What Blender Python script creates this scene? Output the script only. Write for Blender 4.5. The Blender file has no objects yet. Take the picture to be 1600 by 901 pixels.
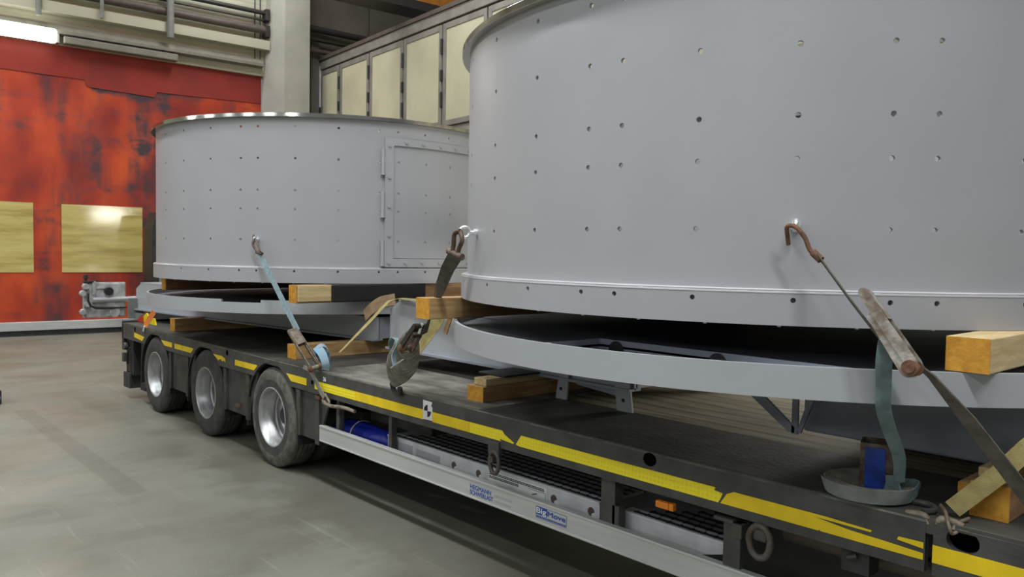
import bpy, bmesh, math, random
from mathutils import Vector, Matrix
random.seed(7)
PI = math.pi
sc = bpy.context.scene
col = sc.collection

# ------------------------------------------------------------------ camera
f, yaw, pit, rol, H = 1242.02, 0.7348, 0.0434, -0.0163, 1.7256
fw = Vector((-math.cos(yaw), math.sin(yaw), 0)); rt = Vector((math.sin(yaw), math.cos(yaw), 0)); up = Vector((0, 0, 1))
cf = fw*math.cos(pit) - up*math.sin(pit); cu = up*math.cos(pit) + fw*math.sin(pit)
cr = rt*math.cos(rol) - cu*math.sin(rol); cu2 = cu*math.cos(rol) + rt*math.sin(rol)
cam_d = bpy.data.cameras.new('camera'); cam = bpy.data.objects.new('camera', cam_d); col.objects.link(cam)
cam_d.sensor_width = 36; cam_d.lens = f/1600*36; cam_d.clip_start = 0.05; cam_d.clip_end = 200
m = Matrix.Identity(4)
for i in range(3):
    m[i][0] = cr[i]; m[i][1] = cu2[i]; m[i][2] = -cf[i]
m[2][3] = H
cam.matrix_world = m
sc.camera = cam

# ------------------------------------------------------------------ light and exposure
sc.view_settings.view_transform = 'Standard'; sc.view_settings.look = 'None'
sc.view_settings.gamma = 1; sc.view_settings.use_curve_mapping = False
sc.view_settings.exposure = 0.0
w = bpy.data.worlds.new('hall_ambient'); sc.world = w; w.use_nodes = True
w.node_tree.nodes['Background'].inputs[0].default_value = (0.93, 0.97, 1.0, 1)
w.node_tree.nodes['Background'].inputs[1].default_value = 0.19
def area(name, loc, sx, sy, power, colr=(0.95, 0.98, 1.0), target=None):
    d = bpy.data.lights.new(name, 'AREA'); d.shape = 'RECTANGLE'; d.size = sx; d.size_y = sy; d.energy = power; d.color = colr
    o = bpy.data.objects.new(name, d); col.objects.link(o); o.location = loc
    if target is not None:
        o.rotation_euler = (Vector(target) - Vector(loc)).to_track_quat('-Z', 'Y').to_euler()
    return o
LP = 1.0
HALL0 = Matrix.Rotation(-math.radians(3.5), 4, 'Z')
for k, (x, y, p) in enumerate([(3.2, .2, 330), (-1.2, .2, 270), (-5.5, .2, 245), (-10.5, .2, 265), (-15.0, 2.0, 170), (-14.5, 6.8, 170), (-10, 7.0, 150), (1, 6.5, 110), (3, -6, 180), (-4, -6, 200), (-12, -6, 190)]):
    area('ceiling_light', (x, y, 8.6), 3.2, 0.5, p*LP)
for x, y in ((-44, -22), (-33, -23), (-24, -22), (-16, -23), (-9, -22), (-3, -23), (3, -21), (9, -19)):   # added lights far behind the camera, for highlights on the polished flanges
    area('flange_glint_light', (x, y, 7.6), 2.4, 0.7, 95*LP, target=(-4, 3, 2.6))
area('plank_fill_light', (-2.3, 6.35, 1.16), .5, .14, 60, (1, .96, .86), target=(-2.3, 3.9, .87))  # added unseen light that brightens the planks under the ring
area('pane_glint_light', (HALL0 @ Vector((1.5, 7.8, 3.15))), 1.5, .4, 60, (1, .97, .85), target=HALL0 @ Vector((-17.6, 3.9, 2.4)))  # added unseen light, gives the vision panels their hot spot

# ------------------------------------------------------------------ hall frame: local x = depth, y = across
DL = -math.radians(3.5)
HALL = Matrix.Rotation(DL, 4, 'Z')
def hp(d, u, z): return HALL @ Vector((d, u, z))

# ------------------------------------------------------------------ materials
def mat(name, base, rough=0.5, metal=0.0, var=0.0, vscale=6.0, bump=0.0, bscale=60.0, colour2=None, coat=0.0, spec=0.5, stretch=(1, 1, 1)):
    m = bpy.data.materials.new(name); m.use_nodes = True
    nt = m.node_tree; b = nt.nodes['Principled BSDF']
    b.inputs['Base Color'].default_value = (*base, 1); b.inputs['Roughness'].default_value = rough
    b.inputs['Metallic'].default_value = metal; b.inputs['Specular IOR Level'].default_value = spec
    if coat: b.inputs['Coat Weight'].default_value = coat
    tc = nt.nodes.new('ShaderNodeTexCoord'); mp = nt.nodes.new('ShaderNodeMapping'); mp.inputs['Scale'].default_value = stretch
    nt.links.new(tc.outputs['Object'], mp.inputs[0])
    n = nt.nodes.new('ShaderNodeTexNoise'); n.inputs['Scale'].default_value = vscale; n.inputs['Detail'].default_value = 6
    nt.links.new(mp.outputs[0], n.inputs[0])
    r = nt.nodes.new('ShaderNodeValToRGB'); r.color_ramp.elements[0].position = 0.36; r.color_ramp.elements[1].position = 0.66
    c2 = colour2 if colour2 else tuple(c*(1-var) for c in base)
    r.color_ramp.elements[0].color = (*c2, 1); r.color_ramp.elements[1].color = (*base, 1)
    nt.links.new(n.outputs[0], r.inputs[0]); nt.links.new(r.outputs[0], b.inputs['Base Color'])
    if bump:
        n2 = nt.nodes.new('ShaderNodeTexNoise'); n2.inputs['Scale'].default_value = bscale; n2.inputs['Detail'].default_value = 4
        nt.links.new(mp.outputs[0], n2.inputs[0])
        bp = nt.nodes.new('ShaderNodeBump'); bp.inputs['Strength'].default_value = bump; bp.inputs['Distance'].default_value = 0.01
        nt.links.new(n2.outputs[0], bp.inputs['Height']); nt.links.new(bp.outputs[0], b.inputs['Normal'])
    return m
M = {}
M['grey_paint'] = mat('grey_paint', (0.398, 0.398, 0.410), 0.42, var=0.05, vscale=3, bump=0.03, bscale=180)
M['ledge_highlight'] = mat('ledge_highlight_paint', (0.50, 0.50, 0.51), 0.24, var=0.03, spec=0.8)  # lighter, glossier grey that puts the ledge highlight into the paint
M['ring_paint'] = mat('ring_paint', (0.405, 0.42, 0.434), 0.4, var=0.05, vscale=3)
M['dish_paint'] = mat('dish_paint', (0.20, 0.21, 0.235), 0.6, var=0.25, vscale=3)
M['base_paint'] = mat('base_paint', (0.33, 0.355, 0.40), 0.45, var=0.12, vscale=3)
M['polished'] = mat('polished_steel', (0.70, 0.68, 0.63), 0.13, 1.0, var=0.35, vscale=3, stretch=(1, 1, 0.2))
M['hole_dark'] = mat('hole_dark', (0.12, 0.125, 0.14), 0.6)
M['deck_steel'] = mat('deck_steel', (0.075, 0.073, 0.062), 0.62, var=0.55, vscale=5, bump=0.25, bscale=40)
M['beam_steel'] = mat('beam_steel', (0.078, 0.077, 0.070), 0.5, var=0.4, vscale=9, bump=0.15, bscale=70)
M['dark_steel'] = mat('dark_steel', (0.03, 0.03, 0.03), 0.55, var=0.4, vscale=9)
M['rusty'] = mat('rusty_steel', (0.20, 0.17, 0.14), 0.6, 0.6, vscale=22, colour2=(0.11, 0.055, 0.03), bump=0.3, bscale=90)
M['old_iron'] = mat('old_iron', (0.13, 0.12, 0.11), 0.55, 0.3, vscale=20, colour2=(0.085, 0.065, 0.05), bump=0.25)
M['dirty_iron'] = mat('dirty_iron', (0.27, 0.235, 0.185), 0.65, 0.2, vscale=26, colour2=(0.13, 0.095, 0.06), bump=0.3)
M['void'] = mat('deep_hole', (0.004, 0.004, 0.004), 1.0, spec=0.0)
M['rust'] = mat('rust', (0.24, 0.12, 0.07), 0.75, 0.3, vscale=30, colour2=(0.12, 0.06, 0.035), bump=0.3)
M['worn_steel'] = mat('worn_steel', (0.48, 0.46, 0.41), 0.45, 0.6, vscale=24, colour2=(0.22, 0.17, 0.13), bump=0.2)
M['rubber'] = mat('rubber', (0.065, 0.063, 0.058), 0.75, var=0.45, vscale=9, bump=0.3, bscale=50)
M['rubber_light'] = mat('dusty_rubber', (0.15, 0.145, 0.125), 0.8, vscale=14, colour2=(0.065, 0.062, 0.055), bump=0.3, bscale=60)
M['black_plastic'] = mat('black_plastic', (0.018, 0.018, 0.018), 0.5, var=0.3)
M['fender'] = mat('fender_plastic', (0.06, 0.06, 0.055), 0.6, var=0.5, vscale=8)
M['rim'] = mat('wheel_silver', (0.50, 0.50, 0.50), 0.38, 0.6, var=0.35, vscale=7, stretch=(1, 4, 1))
M['alu'] = mat('aluminium', (0.62, 0.63, 0.61), 0.42, 0.35, var=0.14, vscale=5, stretch=(0.3, 1, 6))
M['ramp_alu'] = mat('ramp_aluminium', (0.66, 0.67, 0.68), 0.5, 0.05, var=0.2, vscale=8)
M['tread_grey'] = mat('tread_grey', (0.40, 0.40, 0.43), 0.6, var=0.3, vscale=20)
M['scuffed'] = mat('scuffed_edge', (0.17, 0.165, 0.145), 0.6, vscale=7, colour2=(0.06, 0.058, 0.05), bump=0.3, bscale=60)
M['white'] = mat('white_sticker', (0.75, 0.75, 0.73), 0.5)
M['ink_black'] = mat('black_print', (0.01, 0.01, 0.01), 0.5)
M['ink_blue'] = mat('blue_print', (0.02, 0.07, 0.38), 0.5)
M['ink_grey'] = mat('faded_print', (0.40, 0.41, 0.44), 0.5)
M['yellow_film'] = mat('yellow_film', (0.95, 0.68, 0.008), 0.45, var=0.15, vscale=9)
M['amber'] = mat('amber_lens', (0.75, 0.22, 0.01), 0.3)
M['wood'] = mat('timber', (0.50, 0.33, 0.145), 0.7, vscale=5, colour2=(0.36, 0.20, 0.08), stretch=(9, 1, 9), bump=0.15)
M['wood_pale'] = mat('pale_timber', (0.66, 0.52, 0.28), 0.7, vscale=5, colour2=(0.52, 0.38, 0.18), stretch=(9, 1, 9), bump=0.15)
M['wood_red'] = mat('brown_timber', (0.42, 0.24, 0.11), 0.7, vscale=5, colour2=(0.28, 0.14, 0.06), stretch=(9, 1, 9), bump=0.15)
M['wood_end'] = mat('timber_end_grain', (0.66, 0.34, 0.035), 0.7, vscale=26, colour2=(0.50, 0.22, 0.02), bump=0.2)
M['strap_blue'] = mat('blue_webbing', (0.30, 0.41, 0.45), 0.85, var=0.3, vscale=25, bump=0.3, bscale=300)
M['strap_bright'] = mat('bright_blue_webbing', (0.15, 0.40, 0.62), 0.8, vscale=20, colour2=(0.30, 0.36, 0.38))
M['strap_teal'] = mat('teal_webbing', (0.19, 0.27, 0.28), 0.85, var=0.35, vscale=18, bump=0.3, bscale=300)
M['strap_fold'] = mat('webbing_fold_edge', (0.33, 0.32, 0.27), 0.8, vscale=14, colour2=(0.20, 0.19, 0.16))
M['strap_dusty'] = mat('dusty_teal_webbing', (0.235, 0.265, 0.255), 0.85, vscale=14, colour2=(0.16, 0.175, 0.165), bump=0.3, bscale=250)
M['strap_dark'] = mat('dark_webbing', (0.12, 0.11, 0.085), 0.85, var=0.4, vscale=25, bump=0.3, bscale=300)
M['strap_dirty'] = mat('dirty_webbing', (0.32, 0.305, 0.25), 0.85, vscale=14, colour2=(0.17, 0.16, 0.13), bump=0.3, bscale=200)
M['strap_yellow'] = mat('yellow_webbing', (0.46, 0.38, 0.15), 0.85, var=0.3, vscale=18, bump=0.3, bscale=300)
M['leather'] = mat('brown_corner_pad', (0.26, 0.17, 0.09), 0.85, var=0.35, vscale=16, bump=0.3)
M['zinc'] = mat('bright_zinc', (0.85, 0.86, 0.86), 0.25, 0.7)
M['blue_paint'] = mat('blue_paint', (0.015, 0.075, 0.50), 0.5, vscale=20, colour2=(0.015, 0.05, 0.30), bump=0.2)
M['blue_tarp'] = mat('blue_tarpaulin', (0.015, 0.03, 0.42), 0.35, var=0.3, vscale=10, bump=0.8, bscale=16)
M['orange'] = mat('orange_webbing', (0.85, 0.25, 0.05), 0.7)
M['red_mark'] = mat('red_paint', (0.45, 0.03, 0.015), 0.5)
M['concrete'] = mat('concrete_column', (0.42, 0.41, 0.35), 0.85, var=0.15, vscale=2, bump=0.2, bscale=30)
M['cream_wall'] = mat('cream_cladding', (0.46, 0.45, 0.335), 0.7, var=0.12, vscale=1.5, stretch=(1, .3, 3))
M['dim_wall'] = mat('dimmed_cladding', (0.17, 0.155, 0.12), 0.8, var=0.3, vscale=1.2)  # dimmer light past the column is put into this darker colour
M['dim_panel'] = mat('dark_grey_panel', (0.055, 0.053, 0.048), 0.8, var=0.3)
M['dim_light'] = mat('grey_panel', (0.16, 0.155, 0.14), 0.8, var=0.2)
M['pipe_brown'] = mat('brown_pipe', (0.11, 0.085, 0.07), 0.6, var=0.3)
M['pipe_black'] = mat('black_pipe', (0.03, 0.026, 0.022), 0.5)
M['casing'] = mat('grey_casing', (0.22, 0.21, 0.165), 0.6, var=0.2)
M['frame_grey'] = mat('booth_frame', (0.29, 0.275, 0.235), 0.5, 0.2, var=0.25, vscale=4)
M['crane_orange'] = mat('crane_orange', (0.55, 0.20, 0.02), 0.5, var=0.25)
M['silver_unit'] = mat('silver_casting', (0.58, 0.58, 0.56), 0.45, 0.1, vscale=14, colour2=(0.33, 0.33, 0.33), bump=0.2)
M['grey_green'] = mat('grey_steel', (0.22, 0.23, 0.21), 0.5, var=0.2)

def nodes_of(name):
    m = bpy.data.materials.new(name); m.use_nodes = True
    return m, m.node_tree, m.node_tree.nodes['Principled BSDF']
def N(nt, t, **kw):
    n = nt.nodes.new(t)
    for k, v in kw.items(): setattr(n, k, v)
    return n
def ramp(nt, src, stops):
    r = N(nt, 'ShaderNodeValToRGB'); e = r.color_ramp.elements
    while len(e) < len(stops): e.new(0.5)
    for el, (p, c) in zip(e, stops): el.position = p; el.color = (*c, 1)
    nt.links.new(src, r.inputs[0]); return r
def noise(nt, vec, scale, detail=5, stretch=None, rough=.5):
    if stretch:
        mp = N(nt, 'ShaderNodeMapping'); mp.inputs['Scale'].default_value = stretch; nt.links.new(vec, mp.inputs[0]); vec = mp.outputs[0]
    n = N(nt, 'ShaderNodeTexNoise'); n.inputs['Scale'].default_value = scale; n.inputs['Detail'].default_value = detail; n.inputs['Roughness'].default_value = rough
    nt.links.new(vec, n.inputs[0]); return n.outputs[0]
def mix(nt, fac, a, b, mode='MIX'):
    mx = N(nt, 'ShaderNodeMix', data_type='RGBA', blend_type=mode)
    if isinstance(fac, float): mx.inputs[0].default_value = fac
    else: nt.links.new(fac, mx.inputs[0])
    for i, s in ((6, a), (7, b)):
        if isinstance(s, tuple): mx.inputs[i].default_value = (*s, 1)
        else: nt.links.new(s, mx.inputs[i])
    return mx.outputs[2]
# concrete floor with stains, tyre scuffs and fine scratches
def floor_mat():
    m, nt, b = nodes_of('stained_concrete'); tc = N(nt, 'ShaderNodeTexCoord').outputs['Object']
    a = ramp(nt, noise(nt, tc, 0.55, 6, rough=.55), [(0.30, (0.168, 0.164, 0.130)), (0.5, (0.205, 0.202, 0.163)), (0.72, (0.24, 0.24, 0.198))]).outputs[0]
    s = ramp(nt, noise(nt, tc, 2.3, 8, (1, .5, 1), .65), [(0.34, (0.80, 0.79, 0.76)), (0.52, (1, 1, 1)), (0.8, (1.06, 1.06, 1.05))]).outputs[0]
    c = mix(nt, 1.0, a, s, 'MULTIPLY')
    sp = ramp(nt, noise(nt, tc, 34, 3), [(0.62, (0, 0, 0)), (0.72, (1, 1, 1))]).outputs[0]
    c = mix(nt, mix(nt, 0.12, (0., 0., 0.), sp), c, (0.42, 0.41, 0.38))
    st = ramp(nt, noise(nt, tc, 1.6, 2, (0.5, 9, 1)), [(0.66, (0, 0, 0)), (0.70, (1, 1, 1))]).outputs[0]
    c = mix(nt, mix(nt, 0.16, (0., 0., 0.), st), c, (0.40, 0.40, 0.36))
    # darker patch under and beside the trailer and a faded dark tape strip
    sep = N(nt, 'ShaderNodeSeparateXYZ'); nt.links.new(tc, sep.inputs[0])
    def mth(op, a, b_=None, c_=None):
        q = N(nt, 'ShaderNodeMath', operation=op)
        for i_, s_ in enumerate((a, b_, c_)):
            if s_ is None: continue
            if isinstance(s_, (int, float)): q.inputs[i_].default_value = s_
            else: nt.links.new(s_, q.inputs[i_])
        return q.outputs[0]
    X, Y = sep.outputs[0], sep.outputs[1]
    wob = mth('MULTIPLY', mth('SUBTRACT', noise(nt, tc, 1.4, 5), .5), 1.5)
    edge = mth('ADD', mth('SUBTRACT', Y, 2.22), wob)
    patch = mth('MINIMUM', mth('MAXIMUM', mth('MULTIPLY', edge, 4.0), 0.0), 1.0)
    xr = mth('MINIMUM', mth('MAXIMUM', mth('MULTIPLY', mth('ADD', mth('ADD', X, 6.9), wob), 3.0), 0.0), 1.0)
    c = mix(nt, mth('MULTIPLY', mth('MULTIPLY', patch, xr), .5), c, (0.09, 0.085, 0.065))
    strip = mth('MULTIPLY', mth('LESS_THAN', mth('ABSOLUTE', mth('SUBTRACT', Y, 1.76)), .085), mth('MULTIPLY', mth('GREATER_THAN', X, -9.6), mth('LESS_THAN', X, -5.85)))
    c = mix(nt, mth('MULTIPLY', strip, .33), c, (0.10, 0.095, 0.075))
    nt.links.new(c, b.inputs['Base Color'])
    r = ramp(nt, noise(nt, tc, 1.2, 6), [(0.3, (0.34,)*3), (0.7, (0.6,)*3)]).outputs[0]; nt.links.new(r, b.inputs['Roughness'])
    bp = N(nt, 'ShaderNodeBump'); bp.inputs['Strength'].default_value = 0.12; bp.inputs['Distance'].default_value = .01
    nt.links.new(noise(nt, tc, 25, 6), bp.inputs['Height']); nt.links.new(bp.outputs[0], b.inputs['Normal'])
    return m
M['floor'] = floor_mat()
# red rubber door curtain with black smears in vertical and horizontal streaks
def curtain_mat():
    m, nt, b = nodes_of('smeared_red_curtain'); tc = N(nt, 'ShaderNodeTexCoord').outputs['Object']
    base = ramp(nt, noise(nt, tc, 1.3, 5, (1, 1.0, .6), .45), [(0.34, (0.24, 0.016, 0.008)), (0.50, (0.44, 0.040, 0.009)), (0.66, (0.62, 0.078, 0.012))]).outputs[0]
    v = ramp(nt, noise(nt, tc, 1.0, 6, (1, 1.7, 0.22), .55), [(0.47, (0, 0, 0)), (0.62, (1, 1, 1))]).outputs[0]
    h = ramp(nt, noise(nt, tc, 1.0, 6, (1, 0.40, 2.0), .6), [(0.53, (0, 0, 0)), (0.64, (1, 1, 1))]).outputs[0]
    k = ramp(nt, noise(nt, tc, 1.7, 5, rough=.6), [(0.40, (0.10,)*3), (0.60, (1, 1, 1))]).outputs[0]
    s = mix(nt, 1.0, mix(nt, 1.0, v, h, 'ADD'), k, 'MULTIPLY')
    c = mix(nt, mix(nt, 0.92, (0., 0., 0.), s), base, (0.060, 0.032, 0.040))
    nt.links.new(c, b.inputs['Base Color']); b.inputs['Roughness'].default_value = 0.5
    return m
M['curtain'] = curtain_mat()
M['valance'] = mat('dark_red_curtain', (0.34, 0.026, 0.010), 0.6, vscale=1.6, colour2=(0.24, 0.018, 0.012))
def pane_mat():
    m, nt, b = nodes_of('amber_vision_panel'); tc = N(nt, 'ShaderNodeTexCoord').outputs['Object']
    c = ramp(nt, noise(nt, tc, 1.5, 6, (1, .5, 4), .6), [(0.3, (0.40, 0.29, 0.08)), (0.5, (0.58, 0.47, 0.16)), (0.75, (0.70, 0.60, 0.25))]).outputs[0]
    nt.links.new(c, b.inputs['Base Color']); b.inputs['Roughness'].default_value = 0.10; b.inputs['Specular IOR Level'].default_value = 0.9
    bp = N(nt, 'ShaderNodeBump'); bp.inputs['Strength'].default_value = 0.05; bp.inputs['Distance'].default_value = .005
    nt.links.new(noise(nt, tc, 7, 3), bp.inputs['Height']); nt.links.new(bp.outputs[0], b.inputs['Normal'])
    return m
M['pane'] = pane_mat()
def rib_mat(name, ca, cb, axis, freq, rough=.6, dirt=.15):
    m, nt, b = nodes_of(name); tc = N(nt, 'ShaderNodeTexCoord').outputs['Object']
    wv = N(nt, 'ShaderNodeTexWave', wave_type='BANDS', bands_direction=axis); wv.inputs['Scale'].default_value = freq
    nt.links.new(tc, wv.inputs[0])
    c = ramp(nt, noise(nt, tc, 1.3, 6), [(0.3, cb), (0.65, ca)]).outputs[0]
    nt.links.new(c, b.inputs['Base Color']); b.inputs['Roughness'].default_value = rough
    bp = N(nt, 'ShaderNodeBump'); bp.inputs['Strength'].default_value = 0.5; bp.inputs['Distance'].default_value = .01
    nt.links.new(wv.outputs[0], bp.inputs['Height']); nt.links.new(bp.outputs[0], b.inputs['Normal'])
    return m
M['booth_panel'] = rib_mat('ribbed_cream_panel', (0.60, 0.57, 0.39), (0.50, 0.475, 0.32), 'X', 9)
M['cladding'] = rib_mat('ribbed_cream_cladding', (0.50, 0.49, 0.37), (0.41, 0.40, 0.30), 'Z', 3.2)
def plank_mat():
    m, nt, b = nodes_of('worn_deck_planks'); tc = N(nt, 'ShaderNodeTexCoord').outputs['Object']
    c = ramp(nt, noise(nt, tc, 2.2, 7, (0.8, 6, 1), .6), [(0.3, (0.15, 0.125, 0.08)), (0.5, (0.34, 0.30, 0.20)), (0.72, (0.47, 0.43, 0.30))]).outputs[0]
    wv = N(nt, 'ShaderNodeTexWave', wave_type='BANDS', bands_direction='Y'); wv.inputs['Scale'].default_value = 2.3; wv.inputs['Distortion'].default_value = .6
    nt.links.new(tc, wv.inputs[0])
    l = ramp(nt, wv.outputs[0], [(0.0, (0.35,)*3), (0.10, (1, 1, 1))]).outputs[0]
    nt.links.new(mix(nt, 1.0, c, l, 'MULTIPLY'), b.inputs['Base Color']); b.inputs['Roughness'].default_value = .8
    return m
M['planks'] = plank_mat()
def dusty_deck():
    m, nt, b = nodes_of('dusty_deck_plate'); tc = N(nt, 'ShaderNodeTexCoord').outputs['Object']
    c = ramp(nt, noise(nt, tc, 1.7, 7, (0.6, 1.4, 1), .6), [(0.36, (0.05, 0.048, 0.04)), (0.48, (0.15, 0.14, 0.115)), (0.60, (0.30, 0.28, 0.235))]).outputs[0]
    nt.links.new(c, b.inputs['Base Color']); b.inputs['Roughness'].default_value = .75
    return m
M['deck_dusty'] = dusty_deck()
def tape_mat():
    m, nt, b = nodes_of('prismatic_glint_tape'); tc = N(nt, 'ShaderNodeTexCoord').outputs['Object']
    v = N(nt, 'ShaderNodeTexVoronoi'); v.inputs['Scale'].default_value = 48; v.inputs['Randomness'].default_value = .15; nt.links.new(tc, v.inputs[0])
    c = ramp(nt, v.outputs['Distance'], [(0.45, (1.0, 0.84, 0.02)), (0.9, (0.72, 0.46, 0.01))]).outputs[0]  # brighter cells put retroreflected light into the yellow
    nt.links.new(c, b.inputs['Base Color']); b.inputs['Roughness'].default_value = .3
    bp = N(nt, 'ShaderNodeBump'); bp.inputs['Strength'].default_value = 0.6; bp.inputs['Distance'].default_value = .004
    nt.links.new(v.outputs['Distance'], bp.inputs['Height']); nt.links.new(bp.outputs[0], b.inputs['Normal'])
    return m
M['tape'] = tape_mat()
M['lamp_on'] = bpy.data.materials.new('lit_fluorescent'); M['lamp_on'].use_nodes = True
_b = M['lamp_on'].node_tree.nodes['Principled BSDF']; _b.inputs['Emission Color'].default_value = (1, 0.98, 0.9, 1); _b.inputs['Emission Strength'].default_value = 6

# ------------------------------------------------------------------ mesh helpers
class MB:
    def __init__(s): s.bm = bmesh.new()
    def box(s, x0, x1, y0, y1, z0, z1, bevel=0.0, mtx=None):
        r = bmesh.ops.create_cube(s.bm, size=1)
        for v in r['verts']:
            v.co = Vector((x0+(v.co.x+.5)*(x1-x0), y0+(v.co.y+.5)*(y1-y0), z0+(v.co.z+.5)*(z1-z0)))
        if bevel:
            es = list({e for v in r['verts'] for e in v.link_edges})
            r2 = bmesh.ops.bevel(s.bm, geom=es, offset=bevel, segments=2, affect='EDGES', profile=.5)
            vs = list({v for fc in r2['faces'] for v in fc.verts} | {v for v in r['verts'] if v.is_valid})
        else: vs = r['verts']
        if mtx is not None:
            for v in vs: v.co = mtx @ v.co
        return s
    def prism(s, poly, axis, a, b, mtx=None):
        # poly: list of 2-D points; axis 0/1/2 is the extruded direction, a..b its range
        def P(p, t):
            q = [0, 0, 0]; o = [i for i in range(3) if i != axis]; q[o[0]] = p[0]; q[o[1]] = p[1]; q[axis] = t
            v = Vector(q); return mtx @ v if mtx is not None else v
        A = [s.bm.verts.new(P(p, a)) for p in poly]; B = [s.bm.verts.new(P(p, b)) for p in poly]
        n = len(poly)
        s.bm.faces.new(A); s.bm.faces.new(B[::-1])
        for i in range(n): s.bm.faces.new((A[i], B[i], B[(i+1) % n], A[(i+1) % n]))
        return s
    def lathe(s, prof, c, axis='Z', seg=64, a0=0, a1=2*PI):
        full = abs(a1-a0-2*PI) < 1e-6; n = seg if full else seg+1; rings = []
        for k in range(n):
            a = a0+(a1-a0)*k/seg; ca, sa = math.cos(a), math.sin(a); ring = []
            for r, h in prof:
                if axis == 'Z': p = (c[0]+r*ca, c[1]+r*sa, c[2]+h)
                elif axis == 'Y': p = (c[0]+r*ca, c[1]+h, c[2]+r*sa)
                else: p = (c[0]+h, c[1]+r*ca, c[2]+r*sa)
                ring.append(s.bm.verts.new(p))
            rings.append(ring)
        for k in range(seg):
            A = rings[k]; B = rings[(k+1) % n]
            for i in range(len(prof)-1): s.bm.faces.new((A[i], B[i], B[i+1], A[i+1]))
        return s
    def tube(s, pts, r, seg=10, closed=False):
        pts = [Vector(p) for p in pts]; n = len(pts); rings = []
        rr = r if isinstance(r, (list, tuple)) else [r]*n
        t0 = (pts[1]-pts[0]).normalized(); nrm = t0.orthogonal().normalized()
        for i, p in enumerate(pts):
            if closed: t = (pts[(i+1) % n]-pts[i-1]).normalized()
            else: t = (pts[min(i+1, n-1)]-pts[max(i-1, 0)]).normalized()
            nrm = (nrm - t*nrm.dot(t)).normalized(); bn = t.cross(nrm)
            rings.append([s.bm.verts.new(p+(nrm*math.cos(2*PI*k/seg)+bn*math.sin(2*PI*k/seg))*rr[i]) for k in range(seg)])
        for i in range(n if closed else n-1):
            A, B = rings[i], rings[(i+1) % n]
            for k in range(seg): s.bm.faces.new((A[k], A[(k+1) % seg], B[(k+1) % seg], B[k]))
        if not closed: s.bm.faces.new(rings[0][::-1]); s.bm.faces.new(rings[-1])
        return s
    def ribbon(s, pts, wd, side, th=0.003, closed=False):
        pts = [Vector(p) for p in pts]; n = len(pts); secs = []
        for i, p in enumerate(pts):
            sd = Vector(side[i] if isinstance(side, list) else side)
            t = (pts[(i+1) % n if closed else min(i+1, n-1)]-pts[i-1 if (closed or i) else 0]).normalized()
            sd = (sd - t*sd.dot(t)).normalized(); nm = t.cross(sd)
            ww = wd[i] if isinstance(wd, list) else wd
            secs.append([s.bm.verts.new(p+sd*a*ww/2+nm*b*th/2) for a, b in ((-1, -1), (1, -1), (1, 1), (-1, 1))])
        for i in range(n if closed else n-1):
            A, B = secs[i], secs[(i+1) % n]
            for k in range(4): s.bm.faces.new((A[k], A[(k+1) % 4], B[(k+1) % 4], B[k]))
        if not closed: s.bm.faces.new(secs[0][::-1]); s.bm.faces.new(secs[-1])
        return s
    def build(s, name, material, parent=None, smooth=False, mats=None):
        bmesh.ops.recalc_face_normals(s.bm, faces=s.bm.faces)
        me = bpy.data.meshes.new(name); s.bm.to_mesh(me); s.bm.free()
        for x in (mats or [material]): me.materials.append(x)
        if smooth:
            for p in me.polygons: p.use_smooth = True
            try: me.set_sharp_from_angle(angle=math.radians(38))
            except Exception: pass
        o = bpy.data.objects.new(name, me); col.objects.link(o)
        if parent is not None: attach(o, parent)
        return o
def attach(o, parent):
    o.parent = parent; o.matrix_parent_inverse = parent.matrix_world.inverted()
def tag(o, label=None, cat=None, group=None, kind=None):
    if label: o['label'] = label
    if cat: o['category'] = cat
    if group: o['group'] = group
    if kind: o['kind'] = kind
    return o
def thing(name, loc, label, cat, group=None):
    o = bpy.data.objects.new(name, None); col.objects.link(o); o.location = loc; o.empty_display_size = .1
    o.matrix_world = Matrix.Translation(loc)
    return tag(o, label, cat, group)
def hall(o): o.matrix_world = HALL.copy(); return o     # objects drawn in hall coordinates
def text_mesh(name, body, size, material, parent, origin, xdir=(1, 0, 0), zdir=(0, 0, 1), bold=0.0, sx=1.0, width=None):
    cv = bpy.data.curves.new(name, 'FONT'); cv.body = body; cv.size = size; cv.extrude = 0.0004
    t = bpy.data.objects.new(name, cv); col.objects.link(t)
    bpy.context.view_layer.update()
    me = bpy.data.meshes.new_from_object(t.evaluated_get(bpy.context.evaluated_depsgraph_get()))
    bpy.data.objects.remove(t); me.name = name
    xd, zd = Vector(xdir), Vector(zdir); nd = xd.cross(zd)
    x_lo = min(v.co.x for v in me.vertices); x_hi = max(v.co.x for v in me.vertices)
    if width: sx = width/(x_hi-x_lo)
    for v in me.vertices: v.co = Vector(origin)+xd*(v.co.x-x_lo)*sx+zd*v.co.y+nd*v.co.z
    if bold:                                             # heavier strokes: the same letters laid down again a hair to each side
        b = bmesh.new(); b.from_mesh(me)
        for k, (ox, oz) in enumerate(((-1, 0), (1, 0), (0, -1), (0, 1))):
            g = bmesh.ops.duplicate(b, geom=b.verts[:]+b.edges[:]+b.faces[:] if k == 0 else src)
            if k == 0: src = [e for e in b.verts[:]+b.edges[:]+b.faces[:] if e not in set(g['geom'])]
            for v in g['geom']:
                if isinstance(v, bmesh.types.BMVert): v.co += xd*ox*bold+zd*oz*bold-nd*.00003*(k+1)
        b.to_mesh(me); b.free()
    me.materials.clear(); me.materials.append(material)
    o = bpy.data.objects.new(name, me); col.objects.link(o); attach(o, parent); return o
def lerp(a, b, t): return Vector(a)*(1-t)+Vector(b)*t

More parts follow.
